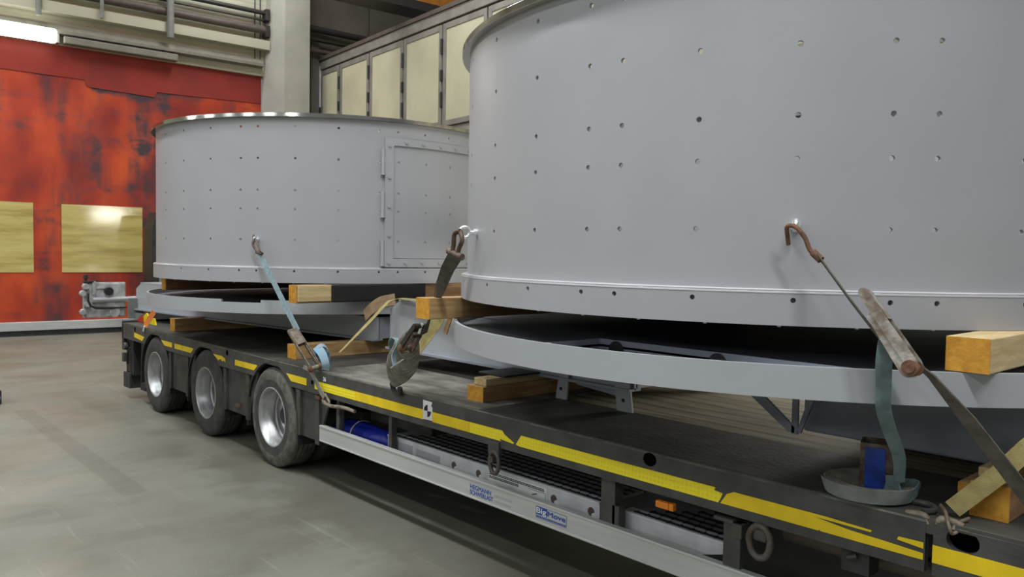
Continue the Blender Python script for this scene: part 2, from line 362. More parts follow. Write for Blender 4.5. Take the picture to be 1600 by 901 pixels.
# ------------------------------------------------------------------ structure
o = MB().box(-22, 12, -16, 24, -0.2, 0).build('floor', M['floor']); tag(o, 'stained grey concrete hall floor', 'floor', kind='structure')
WD = -17.65
o = hall(MB().box(WD-.3, WD, -14, 6.96, 5.62, 11).box(WD-.3, WD, -14, -3.2, 0, 5.62).build('wall_back', M['cladding'])); tag(o, 'cream ribbed cladding above the red door', 'wall', kind='structure')
o = hall(MB().box(WD-.35, WD-.05, 6.96, 26, 0, 11).build('wall_back_right', M['dim_wall'])); tag(o, 'hall wall behind the booth, dimmer light put into its brown', 'wall', kind='structure')
mb = MB()
mb.prism([(6.80, 0), (7.12, 0), (7.12, 11), (7.05, 11), (6.80, 4.8)], 0, WD-.05, WD+.02)
v = mb.bm
A = [(WD, 6.80, 0), (WD+.5, 7.12, 0), (WD+.5, 7.72, 0), (WD, 7.72, 0)]
B = [(WD, 6.80, 4.9), (WD+.5, 7.12, 4.9), (WD+.5, 7.72, 4.9), (WD, 7.72, 4.9)]
Cc = [(WD, 7.05, 11), (WD+.5, 7.16, 11), (WD+.5, 7.72, 11), (WD, 7.72, 11)]
L = [[v.verts.new(p) for p in q] for q in (A, B, Cc)]
for k in range(2):
    for i in range(4): v.faces.new((L[k][i], L[k][(i+1) % 4], L[k+1][(i+1) % 4], L[k+1][i]))
v.faces.new(L[0]); v.faces.new(L[2][::-1])
o = hall(mb.build('trim_1', M['concrete'])); tag(o, 'pale concrete column right of the red door', 'column', kind='structure')
# dark recess right of the column
o = hall(MB().box(WD-.05, WD+.03, 7.72, 7.97, 0, 5.75).build('trim_2', M['dim_panel'])); tag(o, 'dark panel beside the column', 'panel', kind='structure')
o = hall(MB().box(WD-.05, WD+.02, 7.97, 8.17, 0, 6.6).build('trim_3', M['dim_light'])); tag(o, 'grey panel beside the booth', 'panel', kind='structure')
# ledge, channel and a grey strip painted for the shadow above the door
o = hall(MB().box(WD, WD+.22, -6, 6.9, 6.17, 6.37).build('trim_4', M['cream_wall'])); tag(o, 'cream channel beam above the door', 'beam', kind='structure')
o = hall(MB().prism([(WD, 5.78), (WD+.18, 5.80), (WD+.18, 5.86), (WD+.05, 5.98), (WD, 5.98)], 1, -6, 6.78).build('trim_5', M['casing'])); tag(o, 'grey gutter strip over the door, coloured for the shadow there', 'casing', kind='structure')
# door
dr = bpy.data.objects.new('door_1', None); col.objects.link(dr); dr.matrix_world = HALL @ Matrix.Translation((WD, 1.8, 0))
tag(dr, 'large red rubber curtain door with black smears and amber vision panels', 'door', kind='structure')
def dpart(mb, name, mt, label=None):
    o = mb.build(name, mt); o.matrix_world = HALL.copy(); attach(o, dr)
    if label: o['label'] = label
    return o
bpy.context.view_layer.update()
dpart(MB().box(WD-.25, WD-.10, -3.2, 6.82, 0.27, 5.62), 'door_curtain', M['curtain'])
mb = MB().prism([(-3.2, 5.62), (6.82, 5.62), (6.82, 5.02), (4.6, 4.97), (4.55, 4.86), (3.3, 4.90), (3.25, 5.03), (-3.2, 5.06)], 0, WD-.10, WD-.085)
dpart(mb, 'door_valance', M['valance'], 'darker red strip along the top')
for u0 in (-3.05, -1.09, .87, 2.83, 4.79):
    dpart(MB().box(WD-.10, WD-.088, u0, u0+1.48, 1.22, 2.56), 'vision_panel', M['pane'])
dpart(MB().box(WD-.22, WD-.02, -3.2, 6.82, 0.10, 0.27, .01), 'bottom_bar', M['alu'])
dpart(MB().box(WD-.05, WD+.0, -3.2, 6.82, 0.0, 0.03).box(WD-.20, WD-.06, -3.2, 6.82, 0.0, 0.10), 'door_seal', M['dark_steel'])
# pipes on the back wall: each run a thing
def pipe(name, pts, r, mt, label, cat='pipe'):
    o = MB().tube([hp(*p) for p in pts], r, 10).build(name, mt, smooth=True); return tag(o, label, cat, cat+' runs on the back wall')
pipe('wall_pipe', [(WD+.15, -6, 6.62), (WD+.15, 6.9, 6.60)], .085, M['pipe_brown'], 'thick brown pipe along the cream wall above the door')
pipe('wall_pipe', [(WD+.15, -6, 7.02), (WD+.15, 6.9, 6.98)], .05, M['pipe_black'], 'thick black pipe high on the cream wall, topmost of the runs')
pipe('wall_pipe', [(WD+.10, -6, 6.87), (WD+.10, 6.9, 6.83)], .022, M['pipe_black'], 'thin black pipe just under the topmost pipe on the cream wall')
pipe('wall_pipe', [(WD+.15, 7.75, 6.86), (WD+.15, 14, 6.80)], .075, M['pipe_black'], 'thick black pipe on the dim wall right of the column')
pipe('wall_pipe', [(WD+.15, 7.75, 6.62), (WD+.15, 14, 6.56)], .045, M['pipe_black'], 'thin black pipe on the dim wall, second from the top')
pipe('wall_pipe', [(WD+.15, 7.75, 6.36), (WD+.15, 14, 6.30)], .055, M['pipe_brown'], 'brown pipe on the dim wall just above the booth roof')
pipe('conduit', [(WD+.26, 4.78, 6.05), (WD+.26, 4.78, 11)], .07, M['grey_green'], 'wide grey vertical conduit on the cream wall left of the column', 'conduit')
pipe('conduit', [(WD+.26, 3.50, 6.20), (WD+.26, 3.50, 11)], .035, M['grey_green'], 'thin grey vertical conduit, middle one above the red door', 'conduit')
pipe('conduit', [(WD+.26, 2.42, 6.05), (WD+.26, 2.42, 11)], .05, M['grey_green'], 'grey vertical conduit nearest the lit lamp', 'conduit')
pipe('cable', [(WD+.06, 6.62, 5.9), (WD+.06, 6.62, 11)], .012, M['pipe_black'], 'thin cable on the cream wall beside the column, left one', 'cable')
pipe('cable', [(WD+.06, 6.74, 5.9), (WD+.06, 6.74, 11)], .012, M['pipe_black'], 'thin cable on the cream wall beside the column, right one', 'cable')
pipe('hanging_rod', [(WD+.5, 9.2, 6.27), (WD+.5, 9.2, 11)], .022, M['pipe_black'], 'thin black rod hanging down in front of the dim wall', 'rod')
for z, q_ in ((6.96, 'upper'), (6.60, 'lower')):
    o = hall(MB().box(WD, WD+.24, 6.80, 6.90, z-.15, z+.10, .01).build('pipe_bracket', M['pipe_black'])); tag(o, q_+' black pipe bracket at the column end of the wall pipes', 'bracket', 'pipe brackets by the column')
# fluorescent lamp over the door
t = thing('fluorescent_lamp', hp(WD+.3, 1.7, 5.72), 'lit fluorescent lamp above the red door', 'lamp')
def hb(d0, d1, u0, u1, z0, z1, name, mt, parent, bev=0):
    o = MB().box(d0, d1, u0, u1, z0, z1, bev).build(name, mt); o.matrix_world = HALL.copy(); attach(o, parent); return o
hb(WD+.16, WD+.34, .75, 2.72, 5.58, 5.84, 'diffuser', M['lamp_on'], t, .05)
hb(WD+.005, WD+.16, .70, 2.78, 5.62, 5.86, 'housing', M['frame_grey'], t)
lo = area('door_lamp_light', hp(WD+.6, 1.7, 5.7), 2.0, .3, 60, (1, .97, .88), target=hp(WD+4, 1.7, 3)); 
o = hall(MB().box(WD+.02, WD+.2, 2.85, 4.95, 5.62, 5.76, .02).build('cable_duct', M['casing'])); tag(o, 'grey cable duct between the lamp and the cream wall', 'duct')
# dark cabinet beside the door behind the rear drum
t = thing('machine_cabinet', hp(-16.6, 4.8, 0), 'dark grey upright cabinet at the door, mostly behind the rear drum', 'cabinet')
o = MB().prism([(4.10, 0), (5.3, 0), (5.2, 2.42), (4.22, 2.42), (4.14, 2.1)], 0, -16.9, -16.3).build('cabinet_body', M['dark_steel']); o.matrix_world = HALL.copy(); attach(o, t)
o = MB().prism([(4.25, 1.0), (4.6, 1.0), (4.6, 2.2), (4.30, 2.2)], 0, -16.3, -16.28).build('cabinet_window', M['grey_green']); o.matrix_world = HALL.copy(); attach(o, t)
# overhead crane
t = thing('crane_girder', hp(-14, 6, 6.55), 'orange overhead crane girder with a dark lower flange', 'crane')
hb(-14.25, -13.85, -3, 17, 6.72, 7.7, 'girder_web', M['crane_orange'], t)
hb(-14.35, -13.75, -3, 17, 6.55, 6.72, 'lower_flange', M['pipe_black'], t)
# booth
t = thing('paint_booth', hp(-11.5, 8.2, 0), 'long booth of cream ribbed panels in a grey metal frame', 'booth')
U = 8.2
hb(-17.6, 6.0, U+.06, U+3.5, 0, 6.0, 'booth_wall', M['frame_grey'], t)
hb(-17.66, 6.0, U-.02, U+.10, 5.96, 6.16, 'roof_rail', M['frame_grey'], t, .01)
hb(-17.66, 6.0, U-.05, U+.2, 6.16, 6.24, 'roof_edge', M['pipe_brown'], t)
hb(-17.70, -17.60, U-.03, U+.08, 0, 6.05, 'corner_post', M['ramp_alu'], t)
ed = [-17.62, -16.64, -15.25, -13.85, -12.45, -11.06, -9.67, -8.28, -6.89, -5.5, -4.11, -2.72, -1.33, .06, 1.45]
for i in range(len(ed)-1):
    a, b = ed[i], ed[i+1]
    for z0, z1 in ((4.06, 5.93), (.25, 3.98)):
        fr = MB()
        for q in ((a+.02, a+.12, z0, z1), (b-.12, b-.02, z0, z1), (a+.12, b-.12, z1-.11, z1), (a+.12, b-.12, z0, z0+.10)):
            fr.box(q[0], q[1], U, U+.05, q[2], q[3], .006)
        o = fr.build('door_frame', M['frame_grey']); o.matrix_world = HALL.copy(); attach(o, t)
        p = MB().box(a+.12, b-.12, U+.015, U+.045, z0+.10, z1-.11).build('door_panel', M['booth_panel']); p.matrix_world = HALL.copy(); attach(p, o)
        h = MB()
        for k in range(2):
            zz = z0+.35+(z1-z0-.9)*k
            h.tube([(b, U-.015, zz), (b, U-.015, zz+.28)], .025, 8)
        h.box(a-.03, a+.03, U-.03, U, (z0+z1)/2-.1, (z0+z1)/2+.1)
        h = h.build('hinge', M['dark_steel']); h.matrix_world = HALL.copy(); attach(h, o)
# small dark block at the left edge of the view
t = thing('steel_block', (-10.3, 1.45, 0), 'small dark steel block lying on the floor at the left edge', 'block')
MB().box(-10.5, -10.1, 1.30, 1.655, 0, .15, .01).box(-10.5, -10.1, 1.12, 1.32, 0, .05, .01).build('block_body', M['dark_steel'], t)
MB().box(-10.1, -10.09, 1.50, 1.64, .06, .085).build('block_plate', M['ramp_alu'], t)

# ------------------------------------------------------------------ trailer
def bez2(pts, n=6):
    pts = [Vector(p) for p in pts]; out = []; P = [pts[0]*2-pts[1]]+pts+[pts[-1]*2-pts[-2]]
    for i in range(1, len(P)-2):
        for k in range(n):
            t = k/n; a, b, c, d = P[i-1], P[i], P[i+1], P[i+2]
            out.append(.5*((2*b)+(-a+c)*t+(2*a-5*b+4*c-d)*t*t+(-a+3*b-3*c+d)*t**3))
    out.append(pts[-1]); return out
YS = 2.7935; YC = 4.083; YF = 2*YC-YS; ZD = .866
XR, XF = -9.77, 1.6
tr = thing('lowbed_trailer', (-4, YC, 0), 'black flatbed trailer with a yellow reflective stripe, carrying the grey drums', 'trailer')
WX = [-8.668, -7.296, -5.923]
def part(mb, name, mt, smooth=False, parent=None, label=None, mats=None):
    o = mb.build(name, mt, parent or tr, smooth, mats)
    if label: o['label'] = label
    return o
# near side beam: one outline with wheel arches cut out, hole at x = -2.166
def side_panel(y0, y1):
    bm = MB()
    xs = [XR]; x = XR
    def arch(x):
        z = None
        for c in WX:
            if abs(x-c) < .435: z = .3985+math.sqrt(.435**2-(x-c)**2)
        return z
    pts = []
    n = 300; xa, xb = XR, -5.17
    for i in range(n+1):
        x = xa+(xb-xa)*i/n; z = arch(x)
        pts.append((x, max(z, .69) if z else .69))
    poly = [(XR, ZD)]+pts+[(xb, .685), (-1.01, .685), (-1.01, ZD)]
    # triangulate as strips to keep faces clean
    top = []; bot = []
    allp = pts+[(xb+.001+(-1.01-xb)*k/40, .685) for k in range(1, 41)]
    for x, z in allp:
        top.append((x, ZD-.012)); bot.append((x, z))
    F = []
    for yy in (y0, y1):
        F.append(([bm.bm.verts.new((x, yy, z)) for x, z in top], [bm.bm.verts.new((x, yy, z)) for x, z in bot]))
    for k in range(len(allp)-1):
        for T, Bo in F: bm.bm.faces.new((T[k], T[k+1], Bo[k+1], Bo[k]))
        bm.bm.faces.new((F[0][1][k], F[0][1][k+1], F[1][1][k+1], F[1][1][k]))
        bm.bm.faces.new((F[0][0][k], F[0][0][k+1], F[1][0][k+1], F[1][0][k]))
    return bm
part(side_panel(YS, YS+.03), 'side_beam', M['beam_steel'])
part(MB().tube([(XR, YS+.012, ZD-.012), (-1.01, YS+.012, ZD-.012)], .0125, 8).tube([(-.985, YS+.012, ZD-.012), (XF, YS+.012, ZD-.012)], .0125, 8), 'deck_edge_bead', M['scuffed'], True)
part(side_panel(YF-.03, YF), 'side_beam', M['beam_steel'])
# front module beyond the joint with the big lashing hole (oval ring cut-out)
def plate_with_oval(x0, x1, z0, z1, cx, cz, rx, rz, y0, y1):
    mb = MB(); bm = mb.bm; n = 32
    ang = [2*PI*k/n+PI/n for k in range(n)]
    def edge(a):
        c, s = math.cos(a), math.sin(a); t = 1e9
        if c > 0: t = min(t, (x1-cx)/c)
        if c < 0: t = min(t, (x0-cx)/c)
        if s > 0: t = min(t, (z1-cz)/s)
        if s < 0: t = min(t, (z0-cz)/s)
        return cx+c*t, cz+s*t
    corners = [math.atan2(q-cz, p-cx) % (2*PI) for p, q in ((x0, z0), (x1, z0), (x1, z1), (x0, z1))]
    ang = sorted(set([a % (2*PI) for a in ang]+corners))
    S = []
    for yy in (y0, y1):
        inn = [bm.verts.new((cx+rx*math.cos(a), yy, cz+rz*math.sin(a))) for a in ang]; out = [bm.verts.new((edge(a)[0], yy, edge(a)[1])) for a in ang]
        S.append((inn, out)); m_ = len(ang)
        for k in range(m_): bm.faces.new((inn[k], inn[(k+1) % m_], out[(k+1) % m_], out[k]))
    for k in range(m_):
        for j in (0, 1): bm.faces.new((S[0][j][k], S[0][j][(k+1) % m_], S[1][j][(k+1) % m_], S[1][j][k]))
    return mb
part(plate_with_oval(-.985, -.80, .68, ZD-.005, -.895, .819, .050, .040, YS, YS+.03), 'lashing_pocket', M['beam_steel'])
part(MB().box(-.80, XF, YS, YS+.03, .68, ZD-.005), 'side_beam', M['beam_steel'])
part(MB().box(-.985, -.80, YS+.085, YS+.099, .70, ZD-.007), 'pocket_back', M['void'])
# raised lips of the joint
part(MB().tube(bez2([(-1.08, YS+.02, ZD-.004), (-1.04, YS+.018, ZD+.003), (-1.015, YS+.014, ZD), (-1.004, YS+.012, ZD-.02)]), .012, 10).tube(bez2([(-.978, YS+.012, ZD-.012), (-.965, YS+.014, ZD+.004), (-.94, YS+.016, ZD+.006), (-.90, YS+.018, ZD-.004)]), .013, 10), 'joint_lip', M['dirty_iron'], True)
# holes with black backing
mb = MB()
for (x, z, rx, rz) in ((-2.17, .838, .030, .020), (-6.788, .823, .022, .024), (-9.317, .824, .02, .026), (-5.25, .766, .016, .016)):
    pass
for (x, z, rx, rz) in ((-2.165, .828, .036, .030), (-6.788, .823, .022, .024), (-9.317, .824, .02, .026), (-5.25, .766, .016, .016)):
    poly = [(x+rx*math.cos(2*PI*k/24), z+rz*math.sin(2*PI*k/24)) for k in range(24)]
    mb.prism(poly, 1, YS-.0015, YS+.004)
part(mb, 'lashing_hole', M['void'], label='black lashing holes')
# deck: steel edge, dusty plate, planks
part(MB().box(XR, -5.2, YS+.002, YF-.002, ZD-.05, ZD).box(-3.35, -.98, YS+.002, 3.42, ZD-.05, ZD).box(-.98, -.80, YS+.10, 3.42, ZD-.05, ZD).box(-.98, -.80, YS+.002, YS+.10, ZD-.006, ZD).box(-.80, XF, YS+.002, 3.42, ZD-.05, ZD).box(-3.35, XF, 4.75, YF-.002, ZD-.05, ZD), 'deck_plate', M['deck_steel'])
part(MB().box(-5.2, -3.35, YS+.09, YF-.002, ZD-.05, ZD).box(-5.2, -3.35, YS+.002, YS+.09, ZD-.05, ZD-.001), 'deck_plate', M['deck_dusty'], label='dusty light section of the deck')
part(MB().box(-3.35, XF, 3.42, 4.75, ZD-.05, ZD-.004), 'plank_floor', M['planks'], label='worn wooden planks in the middle of the deck')
# chassis, bulkheads, axles
part(MB().box(XR, XF, 3.45, 3.6, .42, .80).box(XR, XF, 4.56, 4.71, .42, .80), 'chassis_beam', M['dark_steel'])
mb = MB()
for x in [-9.6, -8.0, -6.6, -5.2, -4.2, -3.2, -2.2, -1.2, -.2, .8]: mb.box(x-.04, x+.04, YS+.04, YF-.04, .69, .81)
part(mb, 'cross_member', M['dark_steel'])
mb = MB()
for c in WX: mb.tube([(c, YS+.3, .3985), (c, YF-.3, .3985)], .06, 12)
part(mb, 'axle', M['dark_steel'], True)
part(MB().box(-5.0, XF, 3.25, 3.30, .15, .68), 'inner_bulkhead', M['dark_steel'])
part(MB().tube([(-1.6, 2.98, .625), (XF, 2.98, .625)], .045, 12), 'air_tank_pipe', M['pipe_brown'], True)
# yellow reflective stripe pieces
ST, SB = .783, .724
def stripe(x0, x1, mt, z0=SB, z1=ST, name='reflective_strip', poly=None):
    mb = MB(); pl = poly or [(x0, z0), (x1, z0), (x1, z1), (x0, z1)]
    mb.prism(pl, 1, YS-.002, YS+.002); return part(mb, name, mt)
stripe(-9.32, -9.08, M['yellow_film'], poly=[(-9.34, .735), (-9.07, .715), (-9.0, .765), (-9.34, .785)])
stripe(-8.55, -8.2, M['yellow_film'], poly=[(-8.37, .735), (-8.15, .735), (-8.15, .783), (-8.47, .783)])
stripe(-8.08, -7.66, M['yellow_film'], poly=[(-8.08, .733), (-7.64, .733), (-7.57, .783), (-8.08, .783)])
stripe(-7.13, -6.8, M['yellow_film'], poly=[(-6.98, .737), (-6.93, .755), (-6.89, .737), (-6.86, .75), (-6.83, .735), (-6.83, .765), (-6.90, .783), (-7.10, .783)])
stripe(-6.62, -6.2, M['yellow_film'], poly=[(-6.62, .735), (-6.24, .735), (-6.17, .783), (-6.62, .783)])
stripe(-5.6, -5.3, M['yellow_film'], poly=[(-5.58, .732), (-5.335, .732), (-5.335, .783), (-5.66, .783)])
stripe(-5.21, -4.65, M['tape'])
stripe(-4.65, -3.868, M['yellow_film'])
stripe(-3.775, -3.42, M['yellow_film'])
stripe(-3.42, -3.10, M['tape'], poly=[(-3.42, SB), (-3.16, SB), (-3.17, .735), (-3.06, .728), (-3.055, .735), (-3.10, .752), (-3.13, .765), (-3.15, ST), (-3.42, ST)])
stripe(-3.06, -1.84, M['tape'], poly=[(-3.04, .73), (-3.02, SB), (-1.81, SB), (-1.80, .74), (-1.79, .765), (-1.83, .77), (-1.825, ST), (-3.0, ST)])
stripe(-1.8, -1.2, M['yellow_film'], poly=[(-1.80, SB), (-1.38, SB), (-1.377, .729), (-1.372, SB), (-1.014, SB), (-1.014, .746), (-1.13, .752), (-1.26, .757), (-1.40, .772), (-1.19, .770), (-1.185, .777), (-1.35, ST), (-1.74, ST), (-1.77, .768)])
stripe(-1.07, -1.01, M['yellow_film'], poly=[(-1.10, .770), (-1.014, .762), (-1.014, ST), (-1.095, .781)])
stripe(-.985, XF, M['yellow_film'])
# round-marked white sticker
st = part(MB().prism([(-3.868, .728), (-3.775, .73), (-3.775, .81), (-3.79, .815), (-3.782, .825), (-3.777, .84), (-3.868, .843)], 1, YS-.003, YS-.001), 'marker_sticker', M['white'], label='white sticker with black quarter circles')
mb = MB(); cx, cz, r = -3.822, .782, .034
for a0 in (PI/2, -PI/2):
    mb.prism([(cx, cz)]+[(cx+r*math.cos(a0+PI/2*k/8), cz+1.05*r*math.sin(a0+PI/2*k/8)) for k in range(9)], 1, YS-.005, YS-.003)
part(mb, 'marker_quarters', M['ink_black'], parent=st)
text_mesh('number_print', '36', .042, M['white'], tr, (-5.085, YS-.002, .797), bold=.0016)
# panels between the arches and arch liners
mb = MB()
for a, b, zl in ((WX[0]+.44, WX[1]-.44, .32), (WX[1]+.44, WX[2]-.44, .32), (WX[2]+.44, -5.17, .34)):
    mb.prism([(a+.01, zl), (b-.01, zl), (b+.06, .50), (b+.13, .64), (b+.16, .72), (a-.16, .72), (a-.13, .64), (a-.06, .50)], 1, YS+.02, YS+.035)
part(mb, 'fender_panel', M['fender'])
mb = MB()
for a, b, zl in ((WX[0]+.44, WX[1]-.44, .32), (WX[1]+.44, WX[2]-.44, .32), (WX[2]+.44, -5.17, .34)):
    mb.box(a-.02, a+.04, YS+.002, YS+.02, zl, .68); mb.box(b-.04, b+.015, YS+.002, YS+.02, zl-.02, .68)
part(mb, 'fender_bracket', M['deck_steel'])
for y0, y1 in ((YS+.001, YS+.56), (YF-.56, YF-.001)):
    for c in WX:
        mb = MB(); prof = []
        n = 28; pts = [(c-.437, .26)]+[(c+.437*math.cos(PI-PI*k/n), .3985+.437*math.sin(PI-PI*k/n)) for k in range(n+1)]+[(c+.437, .26)]
        for i in range(len(pts)-1):
            (xa, za), (xb_, zb) = pts[i], pts[i+1]
            nx, nz = (xa-c), (za-.3985); l = math.hypot(nx, nz); k1 = 1+.012/l
            q = [(xa, za), (xb_, zb), (c+(xb_-c)*1.03, .3985+(zb-.3985)*1.03), (c+(xa-c)*1.03, .3985+(za-.3985)*1.03)]
            mb.prism(q, 1, y0, y1)
        part(mb, 'wheel_arch', M['black_plastic'])
part(MB().prism([(-9.30, .15), (-9.13, .15), (-9.11, .5), (-9.16, .72), (-9.26, .72)], 1, YS+.05, YS+.5), 'rear_flap', M['black_plastic'])
part(MB().box(-9.77, -9.56, YS+.01, YS+.03, .13, .30).box(-9.62, -9.60, YS+.03, YS+.6, .12, .55), 'mud_flap', M['rubber'])
part(MB().box(-9.76, -9.50, YS+.04, YS+.5, .28, .68).tube([(-9.66, YS+.02, .40), (-9.60, YS+.0, .52), (-9.52, YS+.01, .60)], .012, 8).box(-9.80, -9.74, YS-.0, YF, .55, ZD+.02, .01), 'tail_bumper', M['dark_steel'])
part(MB().lathe([(0, 0), (.04, 0), (.045, .015), (.045, .04)], (-9.70, YS-.01, .60), 'Y', 16).box(-9.76, -9.70, YS-.01, YS+.03, .42, .52), 'tail_lamp', M['beam_steel'])
mb = MB()
for x, z in ((-6.57, .394), (-5.17, .666)): mb.box(x-.03, x+.03, YS-.004, YS+.02, z-.014, z+.014, .004)
part(mb, 'side_marker', M['rust'])
part(MB().box(-2.125, -2.055, YS-.006, YS+.02, .628, .658, .004).box(-2.053, -2.03, YS-.006, YS+.02, .628, .66, .004), 'amber_lamp', M['amber'], label='orange side marker lamp')
# wheels
def tyre_prof():
    w_ = .235
    half = [(.232, .022), (.238, .010), (.262, .004), (.315, .000), (.352, .004), (.376, .014), (.390, .024), (.3965, .036)]
    g = []
    for a in (.055, .095, .135, .175):
        g += [(.3985, a), (.386, a+.002), (.386, a+.009), (.3985, a+.011)]
    return half+g+[(r, w_-h) for r, h in half[::-1]]
TP = tyre_prof()
def make_wheel(c, y, sgn, light):
    root = MB().lathe([(r, sgn*h) for r, h in TP], (c, y, .3985), 'Y', 72).build('wheel', M['rubber_light'] if light else M['rubber'], tr, True)
    if light:
        root['label'] = 'dual wheel with a dusty tyre wall'
        MB().lathe([(.242, sgn*.006), (.262, sgn*.0030), (.300, sgn*.0002), (.300, sgn*.004), (.242, sgn*.014)], (c, y, .3985), 'Y', 72).build('bead_band', M['rubber'], root, True)
    rim = [(.226, .022), (.2405, .016), (.2405, .004), (.232, .002), (.224, .010), (.220, .035), (.213, .045), (.212, .080), (.200, .095), (.198, .128), (.186, .138), (.184, .165), (.160, .168)]
    MB().lathe([(r, sgn*h) for r, h in rim], (c, y, .3985), 'Y', 64).build('rim', M['rim'], root, True)
    d = MB().lathe([(r, sgn*h) for r, h in [(.186, .168), (.172, .160), (.165, .158), (.150, .175), (.105, .178)]], (c, y, .3985), 'Y', 48)
    for k in range(10):
        a = 2*PI*k/10; d.lathe([(0, sgn*.150), (.011, sgn*.150), (.011, sgn*.178)], (c+.135*math.cos(a), y, .3985+.135*math.sin(a)), 'Y', 6)
    d.build('wheel_disc', M['rim'], root, True)
    MB().lathe([(0, sgn*.10), (.06, sgn*.105), (.075, sgn*.12), (.10, sgn*.18), (.17, sgn*.20)], (c, y, .3985), 'Y', 32).build('hub', M['dark_steel'], root, True)
for i, c in enumerate(WX):
    make_wheel(c, YS, 1, i == 2)
    MB().lathe([(r, h) for r, h in TP], (c, YS+.265, .3985), 'Y', 48).build('inner_tyre', M['rubber'], tr, True)
    make_wheel(c, YF, -1, False)
    MB().lathe([(r, -h) for r, h in TP], (c, YF-.265, .3985), 'Y', 48).build('inner_tyre', M['rubber'], tr, True)
# side guard rail with lettering
R0, R1 = -5.14, -1.0
rl = MB().box(R0, R1, YS, YS+.006, .357, .469).box(R0, R1, YS-.004, YS+.035, .457, .471, .003).box(R0, R1, YS-.003, YS+.035, .355, .366, .003)
rail = part(rl, 'side_guard_rail', M['alu'], label='long pale aluminium side guard rail with blue lettering')
yT = YS-.0005
text_mesh('rail_lettering', 'HEGMANN', .035, M['ink_blue'], rail, (-3.413, yT, .411), bold=.0007, width=.178)
text_mesh('rail_lettering', 'SCHWERLAST', .035, M['ink_blue'], rail, (-3.415, yT, .380), bold=.0007, width=.198)
for z in (.421, .415, .391, .385):
    mb = MB().box(-3.21, -3.07, yT-.0002, yT+.0002, z-.0004, z+.0004); x = -3.21
    while x < -3.07:
        l = random.uniform(.006, .014); mb.box(x, x+l, yT-.0006, yT+.0006, z-.002, z+.002); x += l+.003
    part(mb, 'small_print', M['ink_grey'], parent=rail)
mb = MB().box(-2.875, -2.67, yT-.0002, yT+.0002, .3925, .3935)
for k in range(26): mb.box(-2.875+k*.008, -2.875+k*.008+random.uniform(.003, .006), yT-.0006, yT+.0006, .389, .398)
part(mb, 'small_print', M['ink_blue'], parent=rail)
lg = part(MB().box(-2.880, -2.800, yT-.0006, yT+.0006, .403, .444), 'logo_block', M['ink_blue'], parent=rail)
text_mesh('logo_lettering', 'Big', .040, M['white'], rail, (-2.876, yT-.0012, .412), bold=.0008, width=.070)
text_mesh('logo_lettering', 'Move', .036, M['ink_blue'], rail, (-2.795, yT-.0008, .411), bold=.0009, width=.122)
mb = MB(); mb.box(-2.880, -2.664, yT-.0006, yT+.0006, .4425, .4445).box(-2.880, -2.664, yT-.0006, yT+.0006, .385, .3865).box(-2.666, -2.664, yT-.0006, yT+.0006, .385, .4445).box(-2.880, -2.8785, yT-.0006, yT+.0006, .385, .4445)
part(mb, 'logo_border', M['ink_blue'], parent=rail)
mb = MB()
mb.box(-4.97, -4.93, YS+.04, YS+.08, .38, .69)
mb.box(-4.318, -4.283, YS+.05, YS+.09, .38, .69)
mb.box(-2.47, -2.385, YS+.03, YS+.09, .38, .69).box(-2.40, -2.36, YS+.03, YS+.07, .38, .56)
mb.box(-1.79, -1.71, YS+.01, YS+.06, .36, .655, .004)
part(mb, 'guard_post', M['beam_steel'])
part(MB().box(-1.83, -1.74, YS-.0, YS+.05, .652, .666).box(-1.74, -1.70, YS, YS+.05, .60, .655), 'post_bracket', M['deck_steel'])
# lashing links hanging under the beam
def dlink(x, z, rx, rz, tk, name, y=YS-.005):
    mb = MB(); pts = []
    for k in range(24):
        a = 2*PI*k/24; pts.append((x+rx*math.cos(a)*(1.08 if math.sin(a) > 0 else 1), y, z+rz*math.sin(a)))
    mb.tube(pts, tk, 12, True); return part(mb, name, M['old_iron'], True)
dlink(-3.205, .598, .036, .058, .012, 'lashing_ring')
part(MB().box(-3.255, -3.165, YS-.012, YS+.02, .64, .715, .006).lathe([(0, -.03), (.018, -.03), (.018, .02)], (-3.21, YS, .62), 'Y', 12), 'ring_bracket', M['beam_steel'])
dlink(-1.615, .615, .044, .062, .014, 'lashing_ring')
part(MB().box(-1.648, -1.585, YS-.010, YS+.02, .615, .69, .012), 'ring_bracket', M['beam_steel'])
part(MB().box(-1.30, -1.20, YS+.02, YS+.1, .60, .685).tube([(-1.27, YS+.0, .655), (-1.24, YS+.01, .665)], .012, 8), 'bracket', M['dark_steel'])

